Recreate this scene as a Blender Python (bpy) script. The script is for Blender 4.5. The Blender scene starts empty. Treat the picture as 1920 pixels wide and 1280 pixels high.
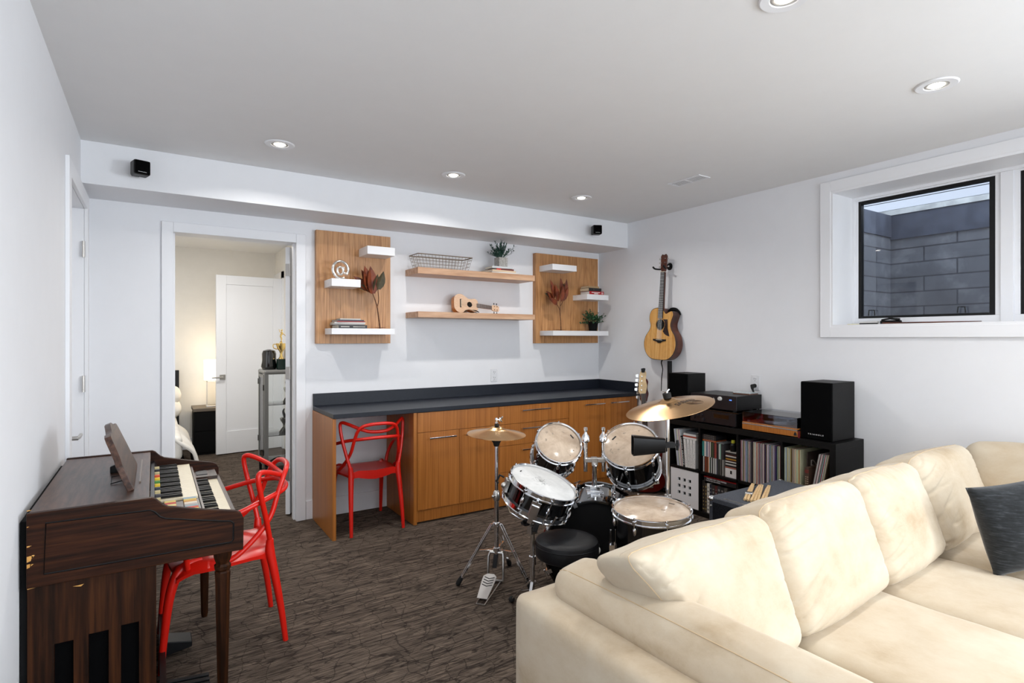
import bpy, bmesh, math, random
from mathutils import Vector, Matrix, Euler, noise
random.seed(7)
PI = math.pi
SC = bpy.context.scene
COL = SC.collection

# ------------------------------------------------------------------ camera, world, light, exposure
F_PX, YAW, EYE = 1043.09, 0.5722, 1.4641
cam_d = bpy.data.cameras.new('camera')
cam_d.sensor_width = 36.0
cam_d.lens = F_PX / 1920 * 36
cam_d.shift_y = -5.7 / 1920
cam_d.clip_start = 0.02
cam = bpy.data.objects.new('camera', cam_d)
COL.objects.link(cam)
cam.location = (0, 0, EYE)
cam.rotation_euler = (PI / 2, 0, -YAW)
SC.camera = cam

vs = SC.view_settings
vs.view_transform = 'Standard'
vs.look = 'None'
vs.gamma = 1
vs.use_curve_mapping = False
vs.exposure = 0.40

W = bpy.data.worlds.new('overcast_sky')
SC.world = W
W.use_nodes = True
bg = W.node_tree.nodes['Background']
bg.inputs[0].default_value = (0.90, 0.95, 1.0, 1)
bg.inputs[1].default_value = 1.6


def area(name, loc, rot, sx, sy, power, color=(1, 1, 1), spread=PI, shape='RECTANGLE'):
    l = bpy.data.lights.new(name, 'AREA')
    l.shape = shape
    l.size = sx
    if shape in ('RECTANGLE', 'ELLIPSE'):
        l.size_y = sy
    l.energy = power
    l.color = color
    l.spread = spread
    o = bpy.data.objects.new(name, l)
    COL.objects.link(o)
    o.location = loc
    o.rotation_euler = rot
    return o


# daylight: the window in view (lit from the open top of its well), plus fill added through unseen side and rear openings
area('daylight_side_window', (5.0, 1.15, 3.05), (0, math.radians(38), 0), 0.7, 1.9, 28, (0.88, 0.94, 1.0))
area('side_fill_light', (4.30, -1.45, 1.85), (0, math.radians(90), 0), 1.0, 1.8, 112, (0.86, 0.93, 1.0))
area('rear_fill_light', (2.1, -3.12, 1.25), (PI / 2, 0, 0), 3.3, 2.1, 52, (0.86, 0.93, 1.0))
# ceiling lamps: those with fixtures in view, plus unseen ones added as fill, without fixtures
LAMP_SPOTS = [(0.657, 3.68), (1.857, 3.68), (3.076, 3.68), (1.876, 1.13), (3.127, 1.13)]
FILL_SPOTS = [(0.65, 1.13), (0.65, -1.4), (1.87, -1.4), (3.12, -1.4)]
for (x_, y_) in LAMP_SPOTS + FILL_SPOTS:
    pw = 6.0 if y_ > 3 else 4.6
    area('lamp_and_fill_light', (x_, y_, 2.655), (0, 0, 0), 0.07, 0.07, pw, (1.0, 0.965, 0.92), math.radians(150), 'DISK')

# ------------------------------------------------------------------ dimensions of the room
XL, XR, YB, YS, H, HS = -0.371, 4.175, 4.6935, 4.2431, 2.6686, 2.4076
YR = -3.0


# ------------------------------------------------------------------ materials
def S(r, g, b):
    f = lambda v: (v / 255 / 12.92) if v / 255 <= 0.04045 else ((v / 255 + 0.055) / 1.055) ** 2.4
    return (f(r), f(g), f(b), 1)


def mat(name, color, rough=0.5, metal=0.0, spec=0.5, **kw):
    m = bpy.data.materials.new(name)
    m.use_nodes = True
    b = m.node_tree.nodes['Principled BSDF']
    b.inputs['Base Color'].default_value = color
    b.inputs['Roughness'].default_value = rough
    b.inputs['Metallic'].default_value = metal
    b.inputs['Specular IOR Level'].default_value = spec
    for k, v in kw.items():
        b.inputs[k.replace('_', ' ')].default_value = v
    return m


def nodes(m):
    return m.node_tree.nodes, m.node_tree.links, m.node_tree.nodes['Principled BSDF']


def coord(m, scale, rot=(0, 0, 0), kind='Object'):
    n, l, b = nodes(m)
    tc = n.new('ShaderNodeTexCoord')
    mp = n.new('ShaderNodeMapping')
    mp.inputs['Scale'].default_value = scale
    mp.inputs['Rotation'].default_value = rot
    l.new(tc.outputs[kind], mp.inputs[0])
    return mp.outputs[0]


def noise_fac(m, vec, scale, detail=4, rough=0.55, dist=0.0):
    n, l, b = nodes(m)
    t = n.new('ShaderNodeTexNoise')
    t.inputs['Scale'].default_value = scale
    t.inputs['Detail'].default_value = detail
    t.inputs['Roughness'].default_value = rough
    t.inputs['Distortion'].default_value = dist
    l.new(vec, t.inputs['Vector'])
    return t.outputs['Fac']


def ramp(m, fac, stops):
    n, l, b = nodes(m)
    r = n.new('ShaderNodeValToRGB')
    e = r.color_ramp.elements
    while len(e) < len(stops):
        e.new(0.5)
    for k, (p, c) in enumerate(stops):
        e[k].position = p
        e[k].color = c
    l.new(fac, r.inputs[0])
    return r.outputs[0]


def mixc(m, fac, a, b_, mode='MIX'):
    n, l, b = nodes(m)
    x = n.new('ShaderNodeMix')
    x.data_type = 'RGBA'
    x.blend_type = mode
    for s, v in ((x.inputs[0], fac), (x.inputs[6], a), (x.inputs[7], b_)):
        if hasattr(v, 'is_linked'):
            l.new(v, s)
        else:
            s.default_value = v
    return x.outputs[2]


def bump(m, fac, strength=0.2, dist=0.01):
    n, l, b = nodes(m)
    x = n.new('ShaderNodeBump')
    x.inputs['Strength'].default_value = strength
    x.inputs['Distance'].default_value = dist
    l.new(fac, x.inputs['Height'])
    l.new(x.outputs[0], b.inputs['Normal'])


def wood(name, c_dark, c_mid, c_light, grain=(40, 40, 2.2), rough=0.4, rings=0.35, ring_scale=(2.0, 2.0, 0.35), contrast=(0.36, 0.5, 0.64), rfreq=26.0, spec=0.5):
    m = mat(name, c_mid, rough, 0, spec)
    n, l, b = nodes(m)
    fine = noise_fac(m, coord(m, grain), 1.0, 6, 0.6, 0.2)
    base = ramp(m, fine, [(contrast[0], c_dark), (contrast[1], c_mid), (contrast[2], c_light)])
    v2 = coord(m, ring_scale)
    nf = noise_fac(m, v2, 1.6, 3, 0.5, 0.3)
    mul = n.new('ShaderNodeMath')
    mul.operation = 'MULTIPLY'
    mul.inputs[1].default_value = rfreq
    l.new(nf, mul.inputs[0])
    fr = n.new('ShaderNodeMath')
    fr.operation = 'PINGPONG'
    fr.inputs[1].default_value = 1.0
    l.new(mul.outputs[0], fr.inputs[0])
    ringc = ramp(m, fr.outputs[0], [(0.0, (1 - rings, 1 - rings * 1.12, 1 - rings * 1.2, 1)), (0.55, (1, 1, 1, 1))])
    c = mixc(m, 1.0, base, ringc, 'MULTIPLY')
    l.new(c, b.inputs['Base Color'])
    bump(m, fine, 0.06, 0.003)
    return m


def speckle(name, c1, c2, scale, rough=0.6, bstr=0.0, lo=0.4, hi=0.6, metal=0.0, stretch=(1, 1, 1)):
    m = mat(name, c1, rough, metal)
    n, l, b = nodes(m)
    f = noise_fac(m, coord(m, stretch), scale, 5, 0.6)
    l.new(ramp(m, f, [(lo, c1), (hi, c2)]), b.inputs['Base Color'])
    if bstr:
        bump(m, f, bstr, 0.004)
    return m


M = {}
M['wall'] = speckle('wall_paint', S(237, 238, 241), S(238, 239, 242), 9, 0.75, 0.015)
M['ceil'] = speckle('ceiling_paint', S(239, 239, 239), S(240, 240, 240), 7, 0.85, 0.01)
M['trim'] = mat('white_trim_paint', S(242, 243, 246), 0.42)
M['bedwall'] = speckle('warm_wall_paint', S(238, 235, 229), S(240, 237, 231), 9, 0.8)
M['white'] = mat('white_lacquer', S(232, 232, 234), 0.35)
M['plastic_white'] = mat('white_plastic', S(230, 231, 234), 0.4)
M['oak'] = wood('oak_veneer', S(164, 112, 66), S(190, 138, 88), S(204, 154, 104), (90, 90, 3.0), 0.42, 0.16, (3.0, 3.0, 0.55), rfreq=16)
M['oak_shelf'] = wood('pale_oak', S(180, 136, 102), S(196, 154, 120), S(206, 168, 136), (1.6, 30, 30), 0.42, 0.10, (0.5, 3, 3))
M['teak'] = wood('golden_cabinet_veneer', S(158, 94, 34), S(174, 106, 42), S(186, 118, 52), (110, 110, 1.6), 0.38, 0.10, (2.2, 2.2, 0.10), rfreq=7)
M['walnut'] = wood('dark_walnut', S(34, 17, 10), S(56, 30, 18), S(74, 44, 28), (26, 2.0, 26), 0.34, 0.35, (2.5, 0.5, 2.5))
M['walnut_top'] = wood('walnut_top_veneer', S(44, 26, 18), S(70, 45, 34), S(90, 62, 48), (50, 3.5, 50), 0.34, 0.28, (4.5, 1.1, 4.5))
M['walnut_side'] = wood('walnut_side_veneer', S(26, 11, 4), S(44, 21, 9), S(62, 32, 14), (3.0, 60, 70), 0.45, 0.22, (0.5, 2.5, 4.6), spec=.15, rfreq=14)
M['walnut_vert'] = wood('walnut_upright_veneer', S(26, 12, 4), S(46, 23, 9), S(64, 35, 15), (70, 70, 2.4), 0.45, 0.2, (3.2, 3.2, 0.3), spec=.15, rfreq=14)
M['bare_wood'] = speckle('bare_chipped_wood', S(196, 140, 66), S(214, 160, 86), 60, 0.7)
M['counter'] = speckle('charcoal_laminate', S(22, 26, 35), S(29, 34, 45), 220, 0.42)
M['black'] = mat('black_plastic', S(8, 8, 9), 0.42, 0, 0.35)
M['black_matte'] = mat('black_matte', S(9, 9, 10), 0.75)
M['black_vinyl'] = speckle('black_vinyl', S(13, 14, 17), S(18, 19, 22), 60, 0.45, 0.05)
M['black_wood'] = speckle('black_brown_laminate', S(8, 8, 8), S(13, 12, 12), 30, 0.5, 0.02, stretch=(14, 14, 1))
M['gloss_black'] = mat('gloss_black_lacquer', S(7, 7, 8), 0.09, 0, 0.6, Coat_Weight=0.6, Coat_Roughness=0.04)
M['grille'] = speckle('speaker_cloth', S(3, 3, 4), S(6, 6, 7), 500, 0.95)
M['chrome'] = mat('chrome', (0.80, 0.81, 0.83, 1), 0.10, 1.0)
M['steel'] = mat('brushed_steel', (0.62, 0.61, 0.59, 1), 0.28, 1.0)
M['nickel'] = mat('satin_nickel', (0.60, 0.58, 0.55, 1), 0.32, 1.0)
M['dark_metal'] = mat('dark_metal', S(58, 58, 60), 0.35, 0.9)
M['grey_metal'] = mat('grey_painted_metal', S(122, 122, 120), 0.4, 0.3)
M['gold'] = mat('gold_plate', (0.83, 0.60, 0.22, 1), 0.2, 1.0)
M['silver'] = mat('hammered_silver', (0.86, 0.84, 0.80, 1), 0.18, 1.0)
M['rubber'] = mat('black_rubber', S(16, 16, 17), 0.8)
M['red'] = mat('red_plastic', S(216, 28, 14), 0.32, 0, 0.5)


def suede():
    m = mat('cream_suede', S(212, 193, 165), 0.9, 0, 0.15, Sheen_Weight=0.15, Sheen_Roughness=0.4)
    n, l, b = nodes(m)
    v = coord(m, (1, 1, 1))
    f = noise_fac(m, coord(m, (1, 1, 1.6)), 2.6, 7, 0.66, 0.15)
    c = ramp(m, f, [(0.28, S(170, 150, 122)), (0.46, S(190, 174, 151)), (0.64, S(200, 188, 168))])
    l.new(c, b.inputs['Base Color'])
    f2 = noise_fac(m, v, 38, 5, 0.6)
    bump(m, f2, 0.12, 0.006)
    return m


M['suede'] = suede()
M['suede_seam'] = mat('suede_piping', S(196, 172, 138), 0.9)


def velvet():
    m = mat('charcoal_velvet', S(44, 48, 52), 0.8, 0, 0.2, Sheen_Weight=0.25)
    n, l, b = nodes(m)
    f = noise_fac(m, coord(m, (1, 1, 6)), 24, 5, 0.65)
    l.new(ramp(m, f, [(0.35, S(22, 24, 26)), (0.55, S(36, 39, 42)), (0.72, S(62, 66, 70))]), b.inputs['Base Color'])
    return m


M['velvet'] = velvet()


def carpet():
    m = mat('patterned_carpet', S(70, 61, 55), 0.95, 0, 0.1)
    n, l, b = nodes(m)
    streak = noise_fac(m, coord(m, (5.0, 60, 1), (0, 0, math.radians(6))), 1.0, 6, 0.7, 0.6)
    base = ramp(m, streak, [(0.34, S(70, 62, 57)), (0.5, S(104, 93, 84)), (0.66, S(146, 131, 117))])
    patch = noise_fac(m, coord(m, (1.4, 2.2, 1)), 1.0, 3, 0.6)
    base = mixc(m, ramp(m, patch, [(0.35, (0, 0, 0, 1)), (0.68, (1, 1, 1, 1))]), base, S(114, 103, 93), 'MIX')
    base = mixc(m, 0.62, ramp(m, streak, [(0.34, S(64, 57, 53)), (0.5, S(104, 93, 84)), (0.66, S(152, 137, 123))]), base)

    def lines(scale, rot, width, distort):
        tc = coord(m, scale, rot)
        dn = n.new('ShaderNodeTexNoise')
        dn.inputs['Scale'].default_value = 1.3
        dn.inputs['Detail'].default_value = 4
        l.new(tc, dn.inputs['Vector'])
        add = n.new('ShaderNodeVectorMath')
        add.operation = 'MULTIPLY_ADD'
        add.inputs[1].default_value = (distort, distort, 0)
        l.new(dn.outputs['Color'], add.inputs[0])
        l.new(tc, add.inputs[2])
        vo = n.new('ShaderNodeTexVoronoi')
        vo.feature = 'DISTANCE_TO_EDGE'
        vo.inputs['Scale'].default_value = 1.0
        l.new(add.outputs[0], vo.inputs['Vector'])
        return ramp(m, vo.outputs['Distance'], [(width * 0.4, (1, 1, 1, 1)), (width, (0, 0, 0, 1))])
    la = lines((4.2, 42, 1), (0, 0, math.radians(7)), 0.075, 1.1)
    lc = lines((2.4, 20, 1), (0, 0, math.radians(11)), 0.03, 1.0)
    lb = lines((9, 7.0, 1), (0, 0, math.radians(-14)), 0.02, 0.8)
    c = mixc(m, mixc(m, 0.55, (0, 0, 0, 1), la), base, S(44, 38, 36))
    c = mixc(m, mixc(m, 0.75, (0, 0, 0, 1), lc), c, S(40, 35, 33))
    c = mixc(m, mixc(m, 0.55, (0, 0, 0, 1), lb), c, S(34, 29, 28))
    fine = noise_fac(m, coord(m, (1, 1.6, 1)), 330, 3, 0.75)
    c = mixc(m, 0.7, c, ramp(m, fine, [(0.32, (0.25, 0.24, 0.23, 1)), (0.66, (1.25, 1.2, 1.15, 1))]), 'MULTIPLY')
    l.new(c, b.inputs['Base Color'])
    bump(m, fine, 0.5, 0.006)
    return m


M['carpet'] = carpet()


def glass(name, tint, alpha_rough=0.02, amount=0.12):
    m = bpy.data.materials.new(name)
    m.use_nodes = True
    n, l = m.node_tree.nodes, m.node_tree.links
    n.remove(n['Principled BSDF'])
    out = n['Material Output']
    tr = n.new('ShaderNodeBsdfTransparent')
    tr.inputs[0].default_value = tint
    gl = n.new('ShaderNodeBsdfGlossy')
    gl.inputs['Roughness'].default_value = alpha_rough
    fr = n.new('ShaderNodeFresnel')
    fr.inputs[0].default_value = 1.5
    ad = n.new('ShaderNodeMath')
    ad.operation = 'MULTIPLY_ADD'
    ad.inputs[1].default_value = 1.0
    ad.inputs[2].default_value = amount - 0.06
    l.new(fr.outputs[0], ad.inputs[0])
    mx = n.new('ShaderNodeMixShader')
    l.new(ad.outputs[0], mx.inputs[0])
    l.new(tr.outputs[0], mx.inputs[1])
    l.new(gl.outputs[0], mx.inputs[2])
    l.new(mx.outputs[0], out.inputs[0])
    return m


M['glass'] = glass('window_glass', (0.90, 0.93, 0.98, 1), 0.01, 0.07)
M['cab_glass'] = glass('cabinet_glass', (0.93, 0.95, 0.95, 1), 0.02, 0.08)
M['smoke'] = glass('smoked_acrylic', (0.80, 0.83, 0.90, 1), 0.03, 0.12)


def emit(name, color, strength):
    m = mat(name, color, 0.5)
    n, l, b = nodes(m)
    b.inputs['Emission Color'].default_value = color
    b.inputs['Emission Strength'].default_value = strength
    return m


M['lens'] = emit('lamp_lens', (1.0, 0.93, 0.82, 1), 9.0)
M['shade'] = emit('lit_lamp_shade', (1.0, 0.92, 0.78, 1), 1.9)


def cymbal_mat():
    m = mat('bronze_cymbal', (0.66, 0.42, 0.17, 1), 0.22, 1.0, Anisotropic=0.75)
    n, l, b = nodes(m)
    tc = n.new('ShaderNodeTexCoord')
    ln = n.new('ShaderNodeVectorMath')
    ln.operation = 'LENGTH'
    l.new(tc.outputs['Object'], ln.inputs[0])
    t = n.new('ShaderNodeTexNoise')
    t.noise_dimensions = '1D'
    t.inputs['Scale'].default_value = 420
    t.inputs['Detail'].default_value = 3
    l.new(ln.outputs['Value'], t.inputs['W'])
    l.new(ramp(m, t.outputs['Fac'], [(0.3, (0.62, 0.35, 0.14, 1)), (0.7, (0.88, 0.58, 0.31, 1))]), b.inputs['Base Color'])
    bump(m, t.outputs['Fac'], 0.10, 0.0006)
    tg = n.new('ShaderNodeTangent')
    tg.direction_type = 'RADIAL'
    tg.axis = 'Z'
    l.new(tg.outputs[0], b.inputs['Tangent'])
    return m


M['bronze'] = cymbal_mat()


def head_mat(name, c1, c2, rough):
    m = mat(name, c1, rough, 0, 0.5)
    n, l, b = nodes(m)
    f = noise_fac(m, coord(m, (1, 1, 1)), 9, 6, 0.65, 0.4)
    l.new(ramp(m, f, [(0.4, c2), (0.62, c1)]), b.inputs['Base Color'])
    f2 = noise_fac(m, coord(m, (1, 1, 1)), 70, 2)
    bump(m, f2, 0.04, 0.002)
    return m


M['tom_head'] = head_mat('clear_tom_head', S(214, 194, 172), S(188, 166, 144), 0.16)
M['coated_head'] = head_mat('coated_white_head', S(224, 224, 222), S(206, 206, 204), 0.55)
M['smudge'] = speckle('stick_smudge', S(140, 139, 136), S(196, 196, 194), 90, 0.7)
M['ink'] = mat('black_ink', S(22, 21, 22), 0.6)
M['ink_soft'] = mat('printed_grey_ink', S(74, 58, 44), 0.45)
M['ink_white'] = mat('white_ink', S(225, 225, 225), 0.6)
M['tolex'] = speckle('grey_tolex', S(50, 54, 62), S(92, 97, 106), 260, 0.65, 0.08)
M['tolex_dark'] = speckle('dark_grille_cloth', S(22, 23, 28), S(40, 42, 48), 260, 0.8)
for k_, s_ in (('grille', .08), ('black_wood', .22), ('black_matte', .15), ('black_vinyl', .3), ('tolex_dark', .15), ('counter', .35)):
    M[k_].node_tree.nodes['Principled BSDF'].inputs['Specular IOR Level'].default_value = s_
M['stick'] = speckle('hickory', S(206, 172, 122), S(224, 194, 148), 40, 0.55, stretch=(1, 8, 8))
M['spruce'] = wood('spruce_top', S(196, 136, 62), S(216, 160, 84), S(228, 178, 106), (60, 2, 60), 0.25, 0.06)
M['mahogany'] = wood('mahogany_side', S(52, 22, 12), S(82, 38, 22), S(104, 52, 30), (4, 4, 20), 0.28, 0.2)
M['uke_top'] = speckle('pale_uke_top', S(206, 168, 136), S(220, 186, 156), 30, 0.4, stretch=(8, 1, 8))
M['uke_side'] = wood('honey_uke_side', S(150, 84, 30), S(184, 112, 48), S(200, 132, 64), (12, 3, 12), 0.35, 0.2)
M['maple'] = speckle('maple_headstock', S(224, 188, 134), S(232, 202, 152), 30, 0.35)
M['rosewood'] = mat('rosewood', S(34, 22, 18), 0.45)
M['cherry'] = mat('cherry_red_lacquer', S(88, 18, 12), 0.2)
M['tortoise'] = mat('dark_pickguard', S(40, 20, 14), 0.15)
M['ivory'] = mat('ivory_plastic', S(226, 214, 186), 0.3)
M['concrete_pot'] = speckle('concrete_pot', S(150, 148, 144), S(176, 174, 170), 60, 0.9)
M['leaf'] = speckle('green_leaf', S(34, 70, 44), S(62, 104, 66), 30, 0.6)
M['leaf_teal'] = speckle('blue_green_leaf', S(24, 60, 50), S(50, 92, 76), 30, 0.6)
M['dry_leaf'] = speckle('rust_dry_leaf', S(84, 34, 16), S(128, 58, 26), 14, 0.55)
M['dry_green'] = speckle('olive_dry_leaf', S(48, 44, 28), S(76, 66, 40), 14, 0.6)
M['twig'] = speckle('brown_twig', S(72, 44, 26), S(110, 70, 42), 40, 0.8)
M['wire'] = mat('antique_wire', S(118, 102, 84), 0.4, 0.8)
M['linen'] = speckle('white_linen', S(228, 224, 216), S(238, 235, 228), 6, 0.9)
M['block'] = None


def block_mat():
    m = mat('concrete_block', S(120, 121, 126), 0.9)
    n, l, b = nodes(m)
    v = coord(m, (1, 1, 1))
    f = noise_fac(m, v, 3.5, 7, 0.7)
    c = ramp(m, f, [(0.32, S(72, 74, 80)), (0.52, S(88, 90, 95)), (0.74, S(126, 127, 130))])
    br = n.new('ShaderNodeTexBrick')
    br.inputs['Scale'].default_value = 1.0
    br.inputs['Brick Width'].default_value = 0.62
    br.inputs['Row Height'].default_value = 0.124
    br.inputs['Mortar Size'].default_value = 0.006
    br.inputs['Color1'].default_value = (1, 1, 1, 1)
    br.inputs['Color2'].default_value = (0.82, 0.83, 0.85, 1)
    br.inputs['Mortar'].default_value = (0.22, 0.23, 0.27, 1)
    br.offset = 0.37
    sw = n.new('ShaderNodeSeparateXYZ')
    l.new(v, sw.inputs[0])
    ad = n.new('ShaderNodeMath')
    l.new(sw.outputs[0], ad.inputs[0])
    l.new(sw.outputs[1], ad.inputs[1])
    cb = n.new('ShaderNodeCombineXYZ')
    l.new(ad.outputs[0], cb.inputs[0])
    l.new(sw.outputs[2], cb.inputs[1])
    l.new(cb.outputs[0], br.inputs['Vector'])
    l.new(mixc(m, 1.0, c, br.outputs['Color'], 'MULTIPLY'), b.inputs['Base Color'])
    return m


M['block'] = block_mat()
M['shadow_band'] = speckle('blue_grey_shadow_paint', S(40, 46, 60), S(56, 62, 76), 8, 0.9)  # shadow of the eaves on the well wall, put into colour
M['siding'] = mat('white_siding', S(196, 200, 206), 0.6)


def flat(name, r, g, b, rough=0.6):
    k = 'c_%s' % name
    if k not in M:
        M[k] = mat(name, S(r, g, b), rough)
    return M[k]


# ------------------------------------------------------------------ mesh builder
def frame(loc=(0, 0, 0), xa=None, ya=None, za=None, rot=None):
    if rot is not None:
        return Matrix.Translation(loc) @ Euler(rot).to_matrix().to_4x4()
    if za is not None and xa is None:
        z = Vector(za).normalized()
        h = Vector((1, 0, 0)) if abs(z.x) < 0.9 else Vector((0, 1, 0))
        x = (h - z * h.dot(z)).normalized()
        y = z.cross(x)
    else:
        x = Vector(xa).normalized()
        if ya is not None:
            y = Vector(ya)
            y = (y - x * y.dot(x)).normalized()
            z = x.cross(y)
        else:
            z = Vector(za).normalized()
            x = (x - z * x.dot(z)).normalized()
            y = z.cross(x)
    m = Matrix.Identity(4)
    for i in range(3):
        m[i][0], m[i][1], m[i][2], m[i][3] = x[i], y[i], z[i], loc[i]
    return m


def catmull(pts, n=6, closed=False):
    P = [Vector(p) for p in pts]
    k = len(P)
    out = []
    rng = range(k) if closed else range(k - 1)
    for i in rng:
        p1, p2 = P[i], P[(i + 1) % k]
        p0 = P[(i - 1) % k] if (closed or i > 0) else p1 * 2 - p2
        p3 = P[(i + 2) % k] if (closed or i + 2 < k) else p2 * 2 - p1
        for s in range(n):
            t = s / n
            out.append(0.5 * ((2 * p1) + (p2 - p0) * t + (2 * p0 - 5 * p1 + 4 * p2 - p3) * t * t + (3 * p1 - p0 - 3 * p2 + p3) * t ** 3))
    if not closed:
        out.append(P[-1].copy())
    return out


def interp(vals, n):
    out = []
    for i in range(len(vals) - 1):
        for s in range(n):
            out.append(vals[i] + (vals[i + 1] - vals[i]) * s / n)
    out.append(vals[-1])
    return out


class MB:
    def __init__(self, mtx=None):
        self.bm = bmesh.new()
        self.m = mtx or Matrix.Identity(4)

    def v(self, p, m=None):
        q = Vector(p)
        if m is not None:
            q = m @ q
        return self.bm.verts.new(self.m @ q)

    def f(self, vs_):
        try:
            return self.bm.faces.new(vs_)
        except ValueError:
            return None

    def box(self, x0, x1, y0, y1, z0, z1, m=None):
        a = [self.v(p, m) for p in ((x0, y0, z0), (x1, y0, z0), (x1, y1, z0), (x0, y1, z0), (x0, y0, z1), (x1, y0, z1), (x1, y1, z1), (x0, y1, z1))]
        for q in ((3, 2, 1, 0), (4, 5, 6, 7), (0, 1, 5, 4), (1, 2, 6, 5), (2, 3, 7, 6), (3, 0, 4, 7)):
            self.f([a[i] for i in q])
        return self

    def bar(self, p0, p1, w, d, up=(0, 0, 1)):
        p0, p1 = Vector(p0), Vector(p1)
        m = frame(p0, za=None, xa=(p1 - p0), ya=Vector(up).cross(p1 - p0) if abs(Vector(up).dot((p1 - p0).normalized())) < 0.99 else (0, 1, 0))
        L = (p1 - p0).length
        return self.box(0, L, -w / 2, w / 2, -d / 2, d / 2, m)

    def ring(self, c, m3, r, n):
        return [self.bm.verts.new(self.m @ (Vector(c) + m3[0] * (r * math.cos(2 * PI * i / n)) + m3[1] * (r * math.sin(2 * PI * i / n)))) for i in range(n)]

    def tube(self, pts, r, n=8, closed=False, sub=0, cap=True, flat_=1.0):
        if sub:
            k = len(pts)
            if not isinstance(r, (int, float)):
                r = interp(list(r) + ([r[0]] if closed else []), sub)
                if closed:
                    r = r[:-1]
            pts = catmull(pts, sub, closed)
        pts = [Vector(p) for p in pts]
        k = len(pts)
        rs = [r] * k if isinstance(r, (int, float)) else list(r)
        rings, prev = [], None
        for i in range(k):
            if closed:
                t = pts[(i + 1) % k] - pts[i - 1]
            else:
                t = pts[min(i + 1, k - 1)] - pts[max(i - 1, 0)]
            t.normalize()
            if prev is None:
                h = Vector((0, 0, 1)) if abs(t.z) < 0.9 else Vector((1, 0, 0))
                a = (h - t * h.dot(t)).normalized()
            else:
                a = (prev - t * prev.dot(t)).normalized()
            prev = a
            rings.append(self.ring(pts[i], (a * flat_, t.cross(a)), rs[i], n))
        for i in range(k if closed else k - 1):
            A, B = rings[i], rings[(i + 1) % k]
            for j in range(n):
                self.f([A[j], A[(j + 1) % n], B[(j + 1) % n], B[j]])
        if cap and not closed:
            self.f(rings[0][::-1])
            self.f(rings[-1])
        return self

    def cyl(self, p0, p1, r0, r1=None, n=16, cap=True):
        return self.tube([p0, p1], [r0, r0 if r1 is None else r1], n, cap=cap)

    def lathe(self, prof, n=24, m=None, closed=False):
        rows = []
        for (r, z) in prof:
            if r < 1e-6:
                rows.append([self.v((0, 0, z), m)])
            else:
                rows.append([self.v((r * math.cos(2 * PI * i / n), r * math.sin(2 * PI * i / n), z), m) for i in range(n)])
        k = len(rows)
        for i in range(k if closed else k - 1):
            A, B = rows[i], rows[(i + 1) % k]
            for j in range(n):
                q = [A[j % len(A)], A[(j + 1) % len(A)], B[(j + 1) % len(B)], B[j % len(B)]]
                u = []
                for x in q:
                    if x not in u:
                        u.append(x)
                if len(u) > 2:
                    self.f(u)
        return self

    def prism(self, poly, z0, z1, m=None):
        a = [self.v((p[0], p[1], z0), m) for p in poly]
        b = [self.v((p[0], p[1], z1), m) for p in poly]
        k = len(poly)
        self.f(a[::-1])
        self.f(b)
        for i in range(k):
            self.f([a[i], a[(i + 1) % k], b[(i + 1) % k], b[i]])
        return self

    def ball(self, c, r, n=12, m=None, sx=1, sy=1, sz=1):
        prof = [(math.sin(PI * i / n) * r, -math.cos(PI * i / n) * r) for i in range(n + 1)]
        T = Matrix.Translation(c) @ Matrix.Diagonal((sx, sy, sz, 1))
        return self.lathe(prof, n * 2, (m @ T) if m is not None else T)

    def mesh(self, me, m):
        b2 = bmesh.new()
        b2.from_mesh(me)
        mp = {v_.index: self.v(v_.co, m) for v_ in b2.verts}
        b2.verts.ensure_lookup_table()
        for fc in b2.faces:
            self.f([mp[v_.index] for v_ in fc.verts])
        b2.free()
        return self

    def build(self, name, material, parent=None, bevel=0.0, seg=2, smooth=True, angle=38, sub=0):
        bmesh.ops.recalc_face_normals(self.bm, faces=self.bm.faces[:])
        me = bpy.data.meshes.new(name)
        self.bm.to_mesh(me)
        self.bm.free()
        if smooth:
            me.polygons.foreach_set('use_smooth', [True] * len(me.polygons))
            me.set_sharp_from_angle(angle=math.radians(angle))
        me.materials.append(material)
        o = bpy.data.objects.new(name, me)
        COL.objects.link(o)
        if parent is not None:
            o.parent = parent
        if bevel:
            bv = o.modifiers.new('bevel', 'BEVEL')
            bv.width = bevel
            bv.segments = seg
            bv.limit_method = 'ANGLE'
            bv.angle_limit = math.radians(40)
            bv.harden_normals = True
        if sub:
            sb = o.modifiers.new('smooth', 'SUBSURF')
            sb.levels = sub
            sb.render_levels = sub
        return o


_text = {}


def text_mesh(body, bold=0.0):
    if (body, bold) not in _text:
        cu = bpy.data.curves.new('lettering', 'FONT')
        cu.body = body
        cu.align_x = 'CENTER'
        cu.align_y = 'CENTER'
        cu.size = 1.0
        cu.offset = bold
        ob = bpy.data.objects.new('lettering', cu)
        COL.objects.link(ob)
        bpy.context.view_layer.update()
        dg = bpy.context.evaluated_depsgraph_get()
        _text[(body, bold)] = bpy.data.meshes.new_from_object(ob.evaluated_get(dg))
        bpy.data.objects.remove(ob)
        bpy.data.curves.remove(cu)
    return _text[(body, bold)]


def tag(o, label, cat, group=None, kind=None):
    o['label'] = label
    o['category'] = cat
    if group:
        o['group'] = group
    if kind:
        o['kind'] = kind
    return o


def thing(name, label, cat, loc=(0, 0, 0), rotz=0.0, group=None, mtx=None):
    o = bpy.data.objects.new(name, None)
    COL.objects.link(o)
    o.empty_display_size = 0.05
    if mtx is not None:
        o.matrix_world = mtx
    else:
        o.location = loc
        o.rotation_euler = (0, 0, rotz)
    return tag(o, label, cat, group)


def struct(o, label=None, cat=None):
    o['kind'] = 'structure'
    if label:
        o['label'] = label
        o['category'] = cat
    return o


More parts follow.
